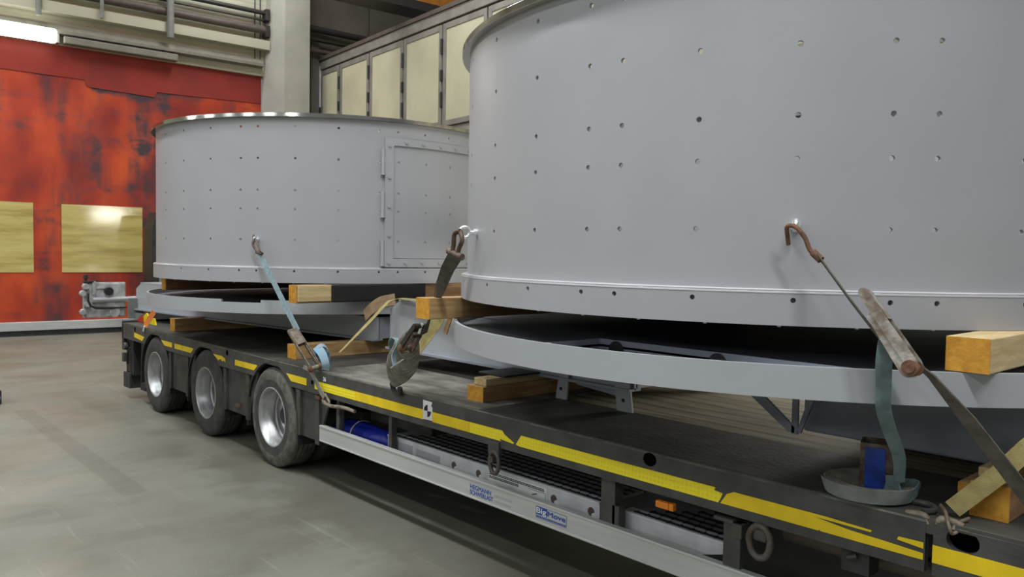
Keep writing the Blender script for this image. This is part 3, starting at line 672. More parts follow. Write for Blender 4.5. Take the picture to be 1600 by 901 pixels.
# ------------------------------------------------------------------ stowed ramps
def ramp_unit(x0, x1, label, handles, taper):
    t = thing('loading_ramp', ((x0+x1)/2, 3.05, .40), label, 'ramp', 'ramps stowed under the deck')
    yt0, yt1, zt = 2.90, 3.24, .522
    if taper:
        MB().prism([(x0, .39), (x0+.25, .385), (x0+.33, .40), (x1, .475), (x1, zt), (x0, zt)], 1, yt0, yt0+.012).box(x0, x1, yt0-.004, yt0+.0, zt-.012, zt).build('ramp_side', M['ramp_alu'], t)
    else:
        MB().box(x0, x1, yt0, yt0+.012, .385, zt).box(x0, x1, yt0-.004, yt0, zt-.012, zt).build('ramp_side', M['ramp_alu'], t)
    MB().box(x0, x1, yt0+.012, yt1, zt-.02, zt-.006).build('ramp_tread', M['tread_grey'], t)
    mb = MB()
    for k in range(6):
        y = yt0+.030+k*.058
        mb.box(x0+.05+.05*k, x1-.01, y, y+.018, zt-.007, zt-.003)
        x = x0+.06+.05*k
        while x < x1-.03:
            mb.box(x, x+.007, y-.012, y+.026, zt-.007, zt-.002); x += .062
    mb.build('tread_bars', M['dark_steel'], t)
    if handles:
        mb = MB()
        for x in handles:
            poly = [(x+.022*math.cos(2*PI*k/16), .462+.022*math.sin(2*PI*k/16)) for k in range(16)]
            mb.prism(poly, 1, yt0-.0015, yt0+.002)
        mb.build('hand_hole', M['pipe_brown'], t)
        mb = MB()
        for x in handles: mb.prism([(x+.004, .450), (x+.02, .462), (x+.05, .432), (x+.01, .430)], 1, yt0-.004, yt0+.001)
        mb.build('hand_hole_edge', M['white'], t)
        lb = MB().box(-4.35, -4.13, yt0-.002, yt0+.001, .44, .495).build('ramp_label', M['ink_grey'], t)
        lb = MB().box(-4.09, -3.84, yt0-.002, yt0+.001, .44, .488).build('ramp_label', M['ink_grey'], t)
        lb = MB().box(-3.38, -2.91, yt0-.002, yt0+.001, .40, .503).build('instruction_label', M['white'], t)
        mb = MB()
        for q, z in enumerate((.494, .486, .474, .466)):
            x = -3.372
            while x < (-2.93 if q < 2 else -3.14):
                l = random.uniform(.008, .022); mb.box(x, x+l, yt0-.004, yt0-.002, z-.0022, z+.0022); x += l+.004
        mb.box(-3.05, -2.92, yt0-.0035, yt0-.002, .475, .4765).box(-3.05, -2.92, yt0-.0035, yt0-.002, .425, .4265).box(-2.921, -2.92, yt0-.0035, yt0-.002, .425, .4765)
        mb.prism([(-3.02, .447), (-2.985, .458), (-2.985, .463), (-3.022, .450)], 1, yt0-.004, yt0-.002)
        mb.build('label_print', M['ink_black'], t)
    return t
ramp_unit(-4.41, -2.545, 'long aluminium ramp with labels and hand holes, stowed behind the guard rail', (-3.70, -3.47, -2.86, -2.60), False)
ramp_unit(-2.41, -1.83, 'short tapered aluminium ramp end with toothed treads under the orange marker lamp', None, True)
# blue tarpaulin roll
t = thing('tarpaulin_roll', (-5.0, 3.05, .3), 'rolled blue tarpaulin stowed under the deck beside the third wheel', 'tarpaulin')
pts = [(-5.30+.86*k/12, 3.02+.008*math.sin(k*1.3), .405+.005*math.sin(k*2.1)) for k in range(13)]
MB().tube(pts, [.03, .06, .085, .09, .098, .094, .10, .094, .098, .09, .088, .07, .04], 18).build('tarpaulin_bundle', M['blue_tarp'], t, True)
MB().tube([(-4.93+.0*k, 3.02+.102*math.cos(k*2*PI/20), .405+.102*math.sin(k*2*PI/20)) for k in range(20)], .004, 6, True).build('tie_cord', M['white'], t, True)
MB().box(-4.95, -4.2, 3.10, 3.24, .50, .70, .01).build('tool_box', M['beam_steel'], tr)

# ------------------------------------------------------------------ drums
def curved_shell(c, R, t_, a0, a1, z0, z1, cols, rows, hole_r=.0105, seg=2.5):
    """curved sheet from angle a0 to a1 (degrees) with round drilled holes"""
    mb = MB(); bm = mb.bm; dh = .021; da = math.degrees(dh/R)
    A = set(); cells = set()
    full = abs((a1-a0)-360) < 1e-6
    A.add(a0); A.add(a1)
    for x in cols: A.add(round(x-da, 4)); A.add(round(x+da, 4))
    L = sorted(A); G = []
    for i in range(len(L)-1):
        n = max(1, math.ceil((L[i+1]-L[i])/seg))
        for k in range(n): G.append(L[i]+(L[i+1]-L[i])*k/n)
    G.append(L[-1])
    Zs = {z0, z1}
    for z in rows: Zs.add(z-dh); Zs.add(z+dh)
    Z = sorted(Zs)
    def P(a, z, r): a = math.radians(a); return (c[0]+r*math.cos(a), c[1]+r*math.sin(a), z)
    vo = {}
    for li, r in enumerate((R, R-t_)):
        for i, a in enumerate(G):
            for j, z in enumerate(Z): vo[(li, i, j)] = bm.verts.new(P(a, z, r))
    ishole = lambda i, j: any(abs((G[i]+G[i+1])/2-x) < 1e-3 for x in cols) and any(abs((Z[j]+Z[j+1])/2-z) < 1e-4 for z in rows)
    for i in range(len(G)-1):
        for j in range(len(Z)-1):
            h = ishole(i, j); rims = []
            for li, r in enumerate((R, R-t_)):
                q = [vo[(li, i, j)], vo[(li, i+1, j)], vo[(li, i+1, j+1)], vo[(li, i, j+1)]]
                if not h: bm.faces.new(q); continue
                ac, zc = (G[i]+G[i+1])/2, (Z[j]+Z[j+1])/2; n = 16; rim = []
                for k in range(n):
                    th = -3*PI/4+2*PI*k/n; rim.append(bm.verts.new(P(ac+math.degrees(hole_r*math.cos(th)/R), zc+hole_r*math.sin(th), r)))
                for s_ in range(4):
                    bm.faces.new([q[s_], q[(s_+1) % 4]]+[rim[(s_*4+k) % n] for k in (4, 3, 2, 1, 0)])
                rims.append([P(ac+math.degrees(hole_r*math.cos(-3*PI/4+2*PI*k/n)/R), zc+hole_r*math.sin(-3*PI/4+2*PI*k/n), r) for k in range(n)])
            if h:
                a_, b_ = [[bm.verts.new(p) for p in rr] for rr in rims]
                for k in range(n): bm.faces.new((a_[k], a_[(k+1) % n], b_[(k+1) % n], b_[k]))
    nG, nZ = len(G), len(Z)
    for i in range(nG-1):
        for j in (0, nZ-1): bm.faces.new((vo[(0, i, j)], vo[(0, i+1, j)], vo[(1, i+1, j)], vo[(1, i, j)]))
    if not full:
        for i in (0, nG-1):
            for j in range(nZ-1): bm.faces.new((vo[(0, i, j)], vo[(0, i, j+1)], vo[(1, i, j+1)], vo[(1, i, j)]))
    return mb
def radial(a, dr, c, R, z=0): a = math.radians(a); return Vector((c[0]+(R+dr)*math.cos(a), c[1]+(R+dr)*math.sin(a), z))
def drum(c, R, zs0, zs1, ztop, rows, skz, cols, Rsk, label, door):
    t = thing('drum_housing', (c[0], c[1], zs0), label, 'steel drum', 'steel drums on the trailer')
    body = curved_shell(c, R, .015, -180, 180, zs0+.01, ztop-.02, cols, rows).build('drum_shell', M['grey_paint'], t, True)
    curved_shell(c, Rsk, Rsk-R+.002, -180, 180, zs0, zs1, cols, [skz], .0095).build('skirt_band', M['grey_paint'], t, True)
    MB().lathe([(R-.002, zs1+.004)]+[(Rsk-.014+.0155*math.sin(PI/2*k/7), zs1-.0105+.0155*math.cos(PI/2*k/7)) for k in range(8)]+[(R-.002, zs1-.0105)], (c[0], c[1], 0), 'Z', 200).build('skirt_ledge', M['ledge_highlight'], t, True)
    MB().lathe([(R-.10, -.032), (R+.040, -.032), (R+.042, -.030), (R+.042, -.002), (R+.040, 0), (R-.10, 0), (R-.10, -.032)], (c[0], c[1], ztop), 'Z', 160).build('top_flange', M['polished'], t, True)
    MB().lathe([(R-.014, zs0+.012), (R-.014, zs0+.02), (0, zs0+.022)], (c[0], c[1], 0), 'Z', 96).lathe([(0, zs0+.012), (R-.014, zs0+.012)], (c[0], c[1], 0), 'Z', 96).build('light_stop_disc', M['dish_paint'], t)  # added disc, blocks light from above so the gap below stays dark
    mb = MB()
    for k in range(40):
        a = -180+9*k+4; p = radial(a, -.03, c, R, zs0-.009)
        mb.lathe([(0, 0), (.007, 0), (.007, .024)], p, 'Z', 8)
    mb.build('bottom_bolts', M['zinc'], t)
    if door:
        a0, a1, z0, z1 = -15.7, 24, 1.60, 2.665
        dcols = [x for x in cols if a0+3.2 < x < a1-3]
        fr = curved_shell(c, R+.014, .014, a0, a1, z0, z1, [], [])
        dm = fr.build('access_door', M['grey_paint'], t, True); dm['label'] = 'riveted access door with three hinges'
        pan = curved_shell(c, R+.020, .006, a0+2.6, a1-2.6, z0+.075, z1-.10, dcols, [r for r in rows if z0+.1 < r < z1-.12]+[], .0105)
        pan.build('door_plate', M['grey_paint'], dm, True)
        fr2 = MB()
        mbk = []
        e1 = curved_shell(c, R+.030, .014, a0, a0+2.5, z0, z1, [], []); e1.build('door_frame_strip', M['grey_paint'], dm, True)
        e2 = curved_shell(c, R+.030, .014, a0+2.5, a1, z0, z0+.07, [], []); e2.build('door_frame_strip', M['grey_paint'], dm, True)
        e3 = curved_shell(c, R+.030, .014, a0+2.5, a1, z1-.06, z1, [], []); e3.build('door_frame_strip', M['grey_paint'], dm, True)
        bl = MB()
        for z in (1.635, 1.86, 2.10, 2.34, 2.60): p = radial(a0+1.2, .028, c, R, z); q = radial(a0+1.2, .040, c, R, z); bl.tube([p, q], .013, 6)
        for a in (-9.5, -4, 2, 8, 14, 20):
            for z in (1.635, 2.635): bl.tube([radial(a, .028, c, R, z), radial(a, .040, c, R, z)], .012, 6)
        bl.build('door_bolts', M['grey_paint'], dm, True)
        for z in (2.47, 2.12, 1.72): 
            MB().tube([radial(a0-.5, .022, c, R, z-.10), radial(a0-.5, .022, c, R, z+.10)], .016, 10).tube([radial(a0-.5, .022, c, R, z-.112), radial(a0-.5, .022, c, R, z-.10)], .021, 10).build('hinge', M['grey_paint'], dm, True)
    return t
C1 = (-7.2192, 4.0834); C2 = (-2.3451, 4.0834)
cols1 = [-170+11.5*k for k in range(6)]+[-101.2, -90.2, -78.5, -66.7, -56.3, -51.1, -40.4, -28.6, -17.2, -11.6, -2.8, 6.2]+[17.5+11.5*k for k in range(14)]
cols2 = [-168+11.7*k for k in range(5)]+[-107, -95.1, -84.8, -79.6, -69.2, -57.6, -47.0, -41.8, -31.0, -19.5, -8, 3.5]+[15+11.5*k for k in range(14)]
d1 = drum(C1, 1.6582, 1.4623, 1.588, 2.8247, [2.720, 2.467, 2.210, 2.058, 1.810], 1.558, cols1, 1.6582+.024, 'rear light grey steel drum with a hinged access door', True)
d2 = drum(C2, 1.7084, 1.4873, 1.6131, 2.7976+.02, [2.722, 2.482, 2.232, 2.078, 1.830], 1.578, cols2, 1.7084+.032, 'large front light grey steel drum filling the right of the view', False)

# ------------------------------------------------------------------ base frames with the ring dish
def base(c, R, z0, z1, label, ang, feet, ext, notch=None):
    t = thing('base_frame', (c[0], c[1], z0-.2), label, 'machine base', 'machine bases on the trailer')
    if notch:
        n0, n1 = [math.radians(q) for q in notch]
        mb = MB().lathe([(R, z0), (R, z1), (R-.018, z1), (R-.018, z0), (R, z0)], (c[0], c[1], 0), 'Z', 200, n1, n0+2*PI).lathe([(R, z0), (R, z1-.022), (R-.018, z1-.022), (R-.018, z0), (R, z0)], (c[0], c[1], 0), 'Z', 12, n0, n1)
        bmesh.ops.remove_doubles(mb.bm, verts=mb.bm.verts, dist=.0002)
        mb.build('ring_band', M['ring_paint'], t, True)
    else:
        MB().lathe([(R, z0), (R, z1), (R-.018, z1), (R-.018, z0), (R, z0)], (c[0], c[1], 0), 'Z', 200).build('ring_band', M['ring_paint'], t, True)
    if notch:
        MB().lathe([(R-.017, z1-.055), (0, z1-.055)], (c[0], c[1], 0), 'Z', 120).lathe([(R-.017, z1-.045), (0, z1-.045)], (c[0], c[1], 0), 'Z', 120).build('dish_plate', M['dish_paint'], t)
        MB().lathe([(R-.018, z0+.005), (R-.20, z0-.02), (0, z0-.02)], (c[0], c[1], 0), 'Z', 96).build('dish_underside', M['base_paint'], t)
    else:
        # dish floor with a rectangular pocket at the near side
        xa, xb = c[0]-.18, c[0]+1.05; yb = c[1]-1.39; r = R-.017; pts = []
        aa = math.asin((xb-c[0])/r)-PI/2; ab = -PI/2-math.asin((c[0]-xa)/r)
        n = 120
        for k in range(n+1):
            a = aa+(ab+2*PI-aa)*k/n; pts.append((c[0]+r*math.cos(a), c[1]+r*math.sin(a)))
        pts += [(xa, yb), (xb, yb)]
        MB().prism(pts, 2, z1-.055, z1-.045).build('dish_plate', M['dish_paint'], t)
        MB().lathe([(R-.018, z0+.005), (R-.20, z0-.02), (0, z0-.02)], (c[0], c[1], 0), 'Z', 96).build('dish_underside', M['base_paint'], t)
        MB().box(xa, xb-.02, yb, yb+.012, z0+.005, z1-.02).box(xa-.012, xa, c[1]-math.sqrt(r*r-.04)+.02, yb, z0+.005, z1-.02).build('pocket_wall', M['base_paint'], t)
        mb = MB()
        for dx in (.10, .62): mb.lathe([(0, 0), (.042, 0), (.042, .01)], (xa+dx, yb-.003, z0+.045), 'Y', 20)
        mb.build('pocket_opening', M['black_plastic'], t)
    # beam body under the ring
    Rm = Matrix.Translation((c[0], c[1], 0)) @ Matrix.Rotation(ang, 4, 'Z') @ Matrix.Translation((-c[0], -c[1], 0))
    x0, x1, x2 = c[0]-2.96, c[0]+(-.55 if feet else 1.55), c[0]+ext; hw = .67; zb = .998; pe = 1.10
    MB().prism([(x0+.02, zb), (x1, zb), (x1, z0-.03), (x0+1.1, z0-.03), (x0+1.1, z1-.02), (x0+.15, z1-.02), (x0+.02, z1-.10)], 1, c[1]-hw+.02, c[1]+hw-.02, mtx=Rm).box(x1, x2, c[1]-hw+.3, c[1]+hw-.3, zb+.12, z0, mtx=Rm).build('beam_body', M['base_paint'], t)
    for s_ in (-1, 1):
        y = c[1]+s_*hw
        MB().prism([(x0, zb-.01), (x1, zb-.01), (x1, z0-.03), (x0+pe, z0-.03), (x0+pe, z1-.005), (x0+.15, z1-.005), (x0, z1-.085)], 1, y-.008, y+.008, mtx=Rm).build('end_plate', M['ring_paint'], t)
        MB().box(x0, x1, y-.05, y+.05, zb-.015, zb, mtx=Rm).build('foot_flange', M['base_paint'], t)
    MB().box(x0+.12, x0+1.09, c[1]-hw-.01, c[1]+hw+.01, z1-.018, z1-.006, mtx=Rm).build('beam_top_plate', M['ring_paint'], t)
    if feet:
        y = 3.385
        for s_, yy in ((1, y), (-1, 2*c[1]-y)):
            for (xc, w0, w1, lean) in ((-3.29, .045, .035, .06), (-2.80, .055, .05, -.055)):
                MB().prism([(xc-w0, .868), (xc+w0, .868), (xc+w1+lean*.9, z0), (xc-w1+lean*1.0, z0)], 1, yy-.006, yy+.006).build('foot_bracket', M['ring_paint'], t)
            MB().prism([(-3.22, .96), (-2.84, .93), (-2.90, z0), (-3.18, z0)], 1, yy+s_*.05, yy+s_*.06).build('foot_web', M['base_paint'], t)
            mb = MB()
            for xx in (-3.29, -2.81): mb.lathe([(0, 0), (.011, 0), (.011, .004)], (xx, yy-.009, .93), 'Y', 12)
            mb.build('bracket_hole', M['black_plastic'], t)
            # braces on the right
            mb = MB()
            mb.prism([(-2.10, 1.12), (-2.01, 1.12), (-1.80, .955), (-1.80, .93), (-1.83, .93)], 1, yy-.006, yy+.006)
            mb.prism([(-1.815, .925), (-1.785, .925), (-1.785, 1.12), (-1.815, 1.12)], 1, yy-.006, yy+.006)
            mb.prism([(-1.79, .935), (-1.77, .935), (-1.70, 1.12), (-1.73, 1.12)], 1, yy-.006, yy+.006)
            mb.build('diagonal_brace', M['base_paint'], t)
        MB().box(-1.79, c[0]+1.75, 3.44, 4.72, .935, z0, .01).build('hub_box', M['base_paint'], t)
    return t
RC1 = (-7.2687, 4.0834); RC2 = (-2.206, 4.0834)
b1 = base(RC1, 1.7256, 1.2093, 1.3194, 'grey machine base with a round ring dish under the rear drum', .122, False, 1.58, (-60, -48.3))
b2 = base(RC2, 1.8642, 1.2617, 1.3717, 'grey machine base with a round ring dish under the front drum', 0.0, True, .6)
# silver drive unit on the rear base frame
ux = -10.35
dv = MB().box(ux-.05, ux, 2.53, 3.0, .885, 1.305, .012).box(ux, ux+.02, 2.78, 2.98, .90, 1.29, .006).build('drive_unit', M['silver_unit'], b1); dv['label'] = 'silver cast drive unit on a rod beyond the deck end'
MB().tube([(ux+.03, 2.62, 1.10), (ux+.03, 3.2, 1.105)], .030, 14).build('drive_rod', M['zinc'], dv, True)
MB().lathe([(0, .0), (.045, .0), (.05, -.02), (.05, -.05)], (ux+.06, 2.80, 1.20), 'X', 20).build('round_knob', M['black_plastic'], dv, True)
MB().tube([(ux+.0, 2.555, 1.30), (ux+.0, 2.555, 1.36)], .014, 10).tube([(ux, 2.555, 1.35), (ux, 2.555, 1.395)], .026, 14).box(ux-.03, ux+.03, 2.53, 2.64, 1.30, 1.325, .005).build('lever_knob', M['dark_steel'], dv, True)
mb = MB()
for y, z in ((2.515, 1.18), (2.515, .96), (2.545, 1.26), (2.56, 1.05)): mb.lathe([(0, .05), (.03, .05), (.036, .03), (.036, -.01)], (ux+.02, y, z), 'X', 14)
mb.box(ux, ux+.03, 2.62, 2.66, 1.16, 1.32, .004).box(ux, ux+.02, 2.66, 2.76, 1.23, 1.25)
mb.lathe([(.0, .05), (.06, .05), (.06, 0)], (ux, 2.86, .95), 'X', 20)
mb.build('valve_block', M['silver_unit'], dv, True)
pts = [(ux+.05, 2.57, 1.18), (ux+.07, 2.56, 1.10), (ux+.07, 2.59, 1.03), (ux+.07, 2.65, 1.005), (ux+.06, 2.75, 1.0), (ux+.04, 3.0, 1.0)]
MB().tube(pts, [.012, .013, .013, .016, .016, .007], 8).build('hose', M['black_plastic'], dv, True)
MB().box(-10.1, -10.08, 2.95, 3.12, .88, 1.12).box(-10.1, -9.8, 3.02, 3.06, .868, .95).build('support_plate', M['grey_green'], b1)

# ------------------------------------------------------------------ timbers
def timber(x0, x1, y0, y1, z0, z1, label, mt='wood', end=True, rot=0, group=None):
    t = thing('timber_beam', ((x0+x1)/2, (y0+y1)/2, z0), label, 'timber', 'timbers packed under the load')
    mtx = Matrix.Translation(((x0+x1)/2, y0, 0)) @ Matrix.Rotation(rot, 4, 'Z') @ Matrix.Translation((-(x0+x1)/2, -y0, 0))
    MB().box(x0, x1, y0+.003, y1, z0, z1, .004, mtx=mtx).build('timber_body', M[mt], t)
    if end: 
        o = MB().box(x0+.001, x1-.001, y0, y0+.004, z0+.001, z1-.001, mtx=mtx).build('end_grain', M['wood_end'], t); o['label'] = 'orange end grain'
    return t
timber(-8.55, -8.41, 2.91, 4.9, ZD, 1.0-.002, 'pale timber beam on the deck under the rear end of the rear base', 'wood')
timber(-5.90, -5.76, 2.92, 4.9, ZD, .98, 'timber beam on the deck behind the blue strap ratchet', 'wood')
timber(-3.62, -3.475, 2.93, 4.8, ZD, .955, 'thick timber on the deck left of the bracket feet, lower of two', 'wood')
timber(-3.60, -3.49, 2.96, 4.8, .955, 1.0-.002, 'thinner timber with a black pad, upper of two left of the bracket feet', 'wood_pale', False)
t = thing('rubber_pad', (-3.6, 3.2, 1.0), 'black rubber pad on the timber stack under the front ring', 'pad')
MB().box(-3.70, -3.46, 3.08, 3.37, .999, 1.010, .002).build('pad_body', M['black_plastic'], t)
timber(-.93, -.81, 2.95, 4.9, ZD, .985, 'timber on the deck at the right edge under the yellow strap', 'wood_red')
timber(-.985, -.933, 3.00, 4.9, ZD, .96, 'short timber left of the yellow strap at the right edge', 'wood')
timber(-.93, -.885, 3.02, 4.9, .986, 1.02, 'small pale timber lying on top of the right edge timbers', 'wood_pale', False)
timber(-8.05, -7.93, 2.66, 5.5, 1.322, 1.4615, 'timber wedged under the rear drum at its left side', 'wood_red')
timber(-5.68, -5.56, 2.82, 5.35, 1.322, 1.4615, 'timber wedged under the rear drum at its right side, black in the middle', 'wood_red')
timber(-3.50, -3.38, 2.47, 5.7, 1.374, 1.486, 'timber sticking out under the left side of the front drum', 'wood')
timber(-.955, -.825, 2.75, 5.4, 1.374, 1.486, 'large square timber with orange end under the right side of the front drum', 'wood_pale')
t = thing('black_segment', (-5.62, 3.7, 1.33), 'black sleeve around the timber under the rear drum', 'segment')
MB().box(-5.69, -5.55, 3.12, 4.02, 1.3225, 1.4618, .01).build('segment_body', M['black_plastic'], t)  # plain black box around the middle of the timber
t = thing('light_timber_cover', (-5.62, 3.0, 1.33), 'pale board facing on the near end of the rear drum timber', 'board')
MB().box(-5.695, -5.545, 2.83, 3.11, 1.335, 1.46, .004).build('board_body', M['wood_pale'], t)

# ------------------------------------------------------------------ straps
def bez(pts, n=8):
    pts = [Vector(p) for p in pts]; out = []
    P = [pts[0]*2-pts[1]]+pts+[pts[-1]*2-pts[-2]]
    for i in range(1, len(P)-2):
        for k in range(n):
            t = k/n; a, b, c, d = P[i-1], P[i], P[i+1], P[i+2]
            out.append(.5*((2*b)+(-a+c)*t+(2*a-5*b+4*c-d)*t*t+(-a+3*b-3*c+d)*t**3))
    out.append(pts[-1]); return out
CAMR = Vector(rt)
def ratchet(p, q, wd, side, parent, mt='worn_steel', frame='rusty'):
    """p = handle end, q = spool end; side = direction of the strap width"""
    p, q = Vector(p), Vector(q); ax = (q-p).normalized(); sd = Vector(side); sd = (sd-ax*sd.dot(ax)).normalized(); nm = ax.cross(sd).normalized()
    if nm.z < 0: nm = -nm
    L = (q-p).length
    def capsule(mb, a, b, ra, rb, off, th, lift=0):
        A_, B_ = p+ax*L*a+nm*lift, p+ax*L*b+nm*lift; vs = []
        for k in range(9): t_ = PI/2+PI*k/8; vs.append(A_+ax*ra*math.cos(t_)+nm*ra*math.sin(t_))
        for k in range(9): t_ = -PI/2+PI*k/8; vs.append(B_+ax*rb*math.cos(t_)+nm*rb*math.sin(t_))
        U1 = [mb.bm.verts.new(v+sd*(off-th/2)) for v in vs]; U2 = [mb.bm.verts.new(v+sd*(off+th/2)) for v in vs]; n = len(vs)
        mb.bm.faces.new(U1); mb.bm.faces.new(U2[::-1])
        for i in range(n): mb.bm.faces.new((U1[i], U2[i], U2[(i+1) % n], U1[(i+1) % n]))
    for s_ in (-1, 1):
        mb = MB(); capsule(mb, .30, .93, .013, .024, s_*wd/2, .005, -.010); mb.build('ratchet_side_plate', M[frame], parent)
        mb = MB(); capsule(mb, .05, .90, .015, .017, s_*(wd/2+.006), .005, .010); mb.build('ratchet_handle_plate', M[mt], parent)
        c_ = p+ax*L*.93
        MB().tube([c_+sd*s_*(wd/2-.004), c_+sd*s_*(wd/2+.018)], .024, 18).tube([c_+sd*s_*(wd/2+.018), c_+sd*s_*(wd/2+.022)], .016, 12).build('ratchet_wheel', M['rust'], parent, True)
    mb = MB().tube([p+ax*L*.04-sd*wd*.55+nm*.010, p+ax*L*.04+sd*wd*.55+nm*.010], .0145, 14); mb.ribbon([p+ax*L*.06+nm*.022, p+ax*L*.40+nm*.026], wd, sd, .004)
    mb.build('ratchet_grip', M[mt], parent, True)
    MB().tube([p+ax*L*.93-sd*wd*.5, p+ax*L*.93+sd*wd*.5], .017, 14).build('ratchet_spool', M[frame], parent, True)
    MB().tube([p+ax*L*.36-sd*wd*.5-nm*.01, p+ax*L*.36+sd*wd*.5-nm*.01], .008, 10).build('cross_bar', M[frame], parent, True)

def eyebolt(parent, base_p, out, r, label=None):
    b = Vector(base_p); o_ = Vector(out).normalized()
    mb = MB().tube([b-o_*.005, b+o_*.018], .019, 16).tube([b+o_*.018, b+o_*.035], .011, 12)
    cpt = b+o_*(.035+r); u_ = Vector((0, 0, 1))
    mb.tube([cpt+o_*r*math.cos(2*PI*k/20)+u_*r*math.sin(2*PI*k/20) for k in range(20)], .0085, 10, True)
    o = mb.build('eyebolt', M['zinc'], parent, True); o['label'] = 'bright lifting eye bolt'; return cpt

# S1: blue strap on the rear drum
t = thing('lashing_strap', (-5.3, 2.78, ZD), 'pale blue strap from the rear drum to the deck edge, with a ratchet', 'strap', 'straps tying down the load')
ang = math.radians(-51.1); p0 = Vector((C1[0]+1.66*math.cos(ang), C1[1]+1.66*math.sin(ang), 1.81)); od = Vector((math.cos(ang), math.sin(ang), 0))
e = eyebolt(d1, p0, od, .014)
mb = MB().tube(bez([e+Vector((-.02, 0, .03)), e+Vector((.01, -.01, 0)), e+Vector((.02, -.02, -.05)), (-6.06, 2.75, 1.70)]), .010, 8).tube(bez([(-6.12, 2.75, 1.80), (-6.07, 2.74, 1.78), (-6.02, 2.745, 1.71)]), .008, 8).tube([(-6.10, 2.75, 1.705), (-6.0, 2.75, 1.695)], .013, 8)
mb.build('strap_hook', M['rusty'], t, True)
MB().ribbon([(-6.05, 2.75, 1.70), (-5.75, 2.755, 1.43), (-5.42, 2.765, 1.125)], [.05, .052, .055], (1, .2, .6), .003).build('webbing', M['strap_blue'], t)
ratchet((-5.47, 2.74, 1.135), (-5.10, 2.75, .875), .06, (.30, .93, .15), t, 'dirty_iron', 'dirty_iron')
mb = MB()
for k in range(4):
    rr = .075-.012*k; mb.ribbon([(-5.20+.0*a+.35*rr*math.cos(a)+.07*rr, 2.84+rr*.6*math.cos(a), .965+rr*math.sin(a)) for a in [2*PI*j/22 for j in range(22)]], .055, (.95, -.3, -.3), .003, True)
mb.build('webbing_roll', M['strap_bright'], t, True)
MB().ribbon(bez([(-5.22, 2.81, 1.03), (-5.12, 2.80, .99), (-5.07, 2.80, .93), (-5.09, 2.81, .873)]), .06, (.8, .5, .2), .003).build('webbing_tail', M['strap_bright'], t)
mb = MB().ribbon(bez([(-5.32, 2.76, .875), (-5.20, 2.745, .865), (-5.13, 2.755, .80), (-5.08, 2.765, .735), (-5.02, 2.765, .69)]), [.03]*17+[.035]*0+[.035]*16, (.8, .1, .5), .006)
mb.build('webbing_end', M['strap_dirty'], t)
MB().tube(bez([(-5.02, 2.77, .715), (-4.96, 2.77, .67), (-4.97, 2.765, .645), (-5.04, 2.765, .655)]), .009, 8).tube(bez([(-5.05, 2.77, .665), (-4.95, 2.765, .645), (-4.8, 2.79, .65), (-4.68, 2.81, .64)]), .013, 8).build('deck_hook', M['dirty_iron'], t, True)

# S2: yellow strap over the middle beam
t = thing('lashing_strap', (-5.0, 3.0, ZD), 'yellow strap rising from the deck edge over the front base beam end', 'strap', 'straps tying down the load')
MB().ribbon([(-5.10, 2.93, .99), (-5.08, 3.15, 1.19), (-5.07, 3.33, 1.355), (-5.0, 3.38, 1.378), (-4.3, 3.30, 1.395), (-3.52, 3.0, 1.496)], .055, [(1, .1, .5), (1, .2, .3), (1, .5, .5), (.2, 1, .1), (.2, 1, 0), (.2, 1, 0)], .003).build('webbing', M['strap_yellow'], t)
t = thing('corner_pad', (-5.1, 3.4, 1.3), 'brown pad under the yellow strap at the base beam corner', 'pad')
MB().ribbon(bez([(-5.36, 3.30, 1.225), (-5.30, 3.32, 1.28), (-5.22, 3.36, 1.335), (-5.15, 3.44, 1.36)]), .12, (.5, -.2, -.5), .008).build('pad_body', M['leather'], t)
t = thing('lashing_strap', (-3.95, 2.9, 1.1), 'short yellow strap hanging from the timber beside the dark strap', 'strap', 'straps tying down the load')
MB().ribbon([(-3.80, 2.88, 1.40), (-3.90, 2.90, 1.30), (-4.09, 2.90, 1.09), (-4.22, 2.88, .90)], [.10, .10, .05, .04], (1, 0, .3), .003).build('webbing', M['strap_yellow'], t)
MB().ribbon([(-3.74, 2.90, 1.37), (-3.83, 2.92, 1.24)], .03, (1, 0, .6), .01).build('wood_wedge', M['wood'], t)

# S3: dark strap at the gap between the drums
t = thing('lashing_strap', (-4.0, 2.75, ZD), 'dark dirty strap between the two drums with a bundled tail', 'strap', 'straps tying down the load')
ang = math.radians(-115.5); p0 = Vector((C2[0]+1.71*math.cos(ang), C2[1]+1.71*math.sin(ang), 1.83)); od = Vector((math.cos(ang), math.sin(ang), 0))
e = eyebolt(d2, p0, od, .026)
mb = MB()
U_ = [(-3.100, 2.45, 1.835), (-3.145, 2.45, 1.82), (-3.165, 2.46, 1.77), (-3.175, 2.46, 1.73)]
V_ = [(-3.100, 2.45, 1.835), (-3.085, 2.45, 1.79), (-3.120, 2.46, 1.75), (-3.135, 2.46, 1.72)]
mb.tube(bez(U_), .012, 10).tube(bez(V_), .012, 10).tube([(-3.21, 2.465, 1.735), (-3.095, 2.46, 1.705)], .018, 12)
mb.build('shackle', M['rusty'], t, True)
MB().ribbon([(-3.155, 2.465, 1.715), (-3.25, 2.49, 1.645), (-3.36, 2.53, 1.55), (-3.47, 2.57, 1.44), (-3.57, 2.60, 1.335), (-3.63, 2.62, 1.27)], [.075, .07, .065, .06, .055, .05], [(1, .1, .45), (1, .1, .45), (1, -.1, .45), (.95, -.35, .4), (.8, -.7, .35), (.6, -1, .3)], .004).build('webbing', M['strap_dark'], t)
ratchet((-3.60, 2.575, 1.315), (-3.80, 2.61, 1.165), .055, (.8, .5, .5), t, 'dark_steel', 'rusty')
MB().tube([(-3.60, 2.585, 1.33), (-3.63, 2.585, 1.275)], .010, 8).build('release_pin', M['zinc'], t, True)
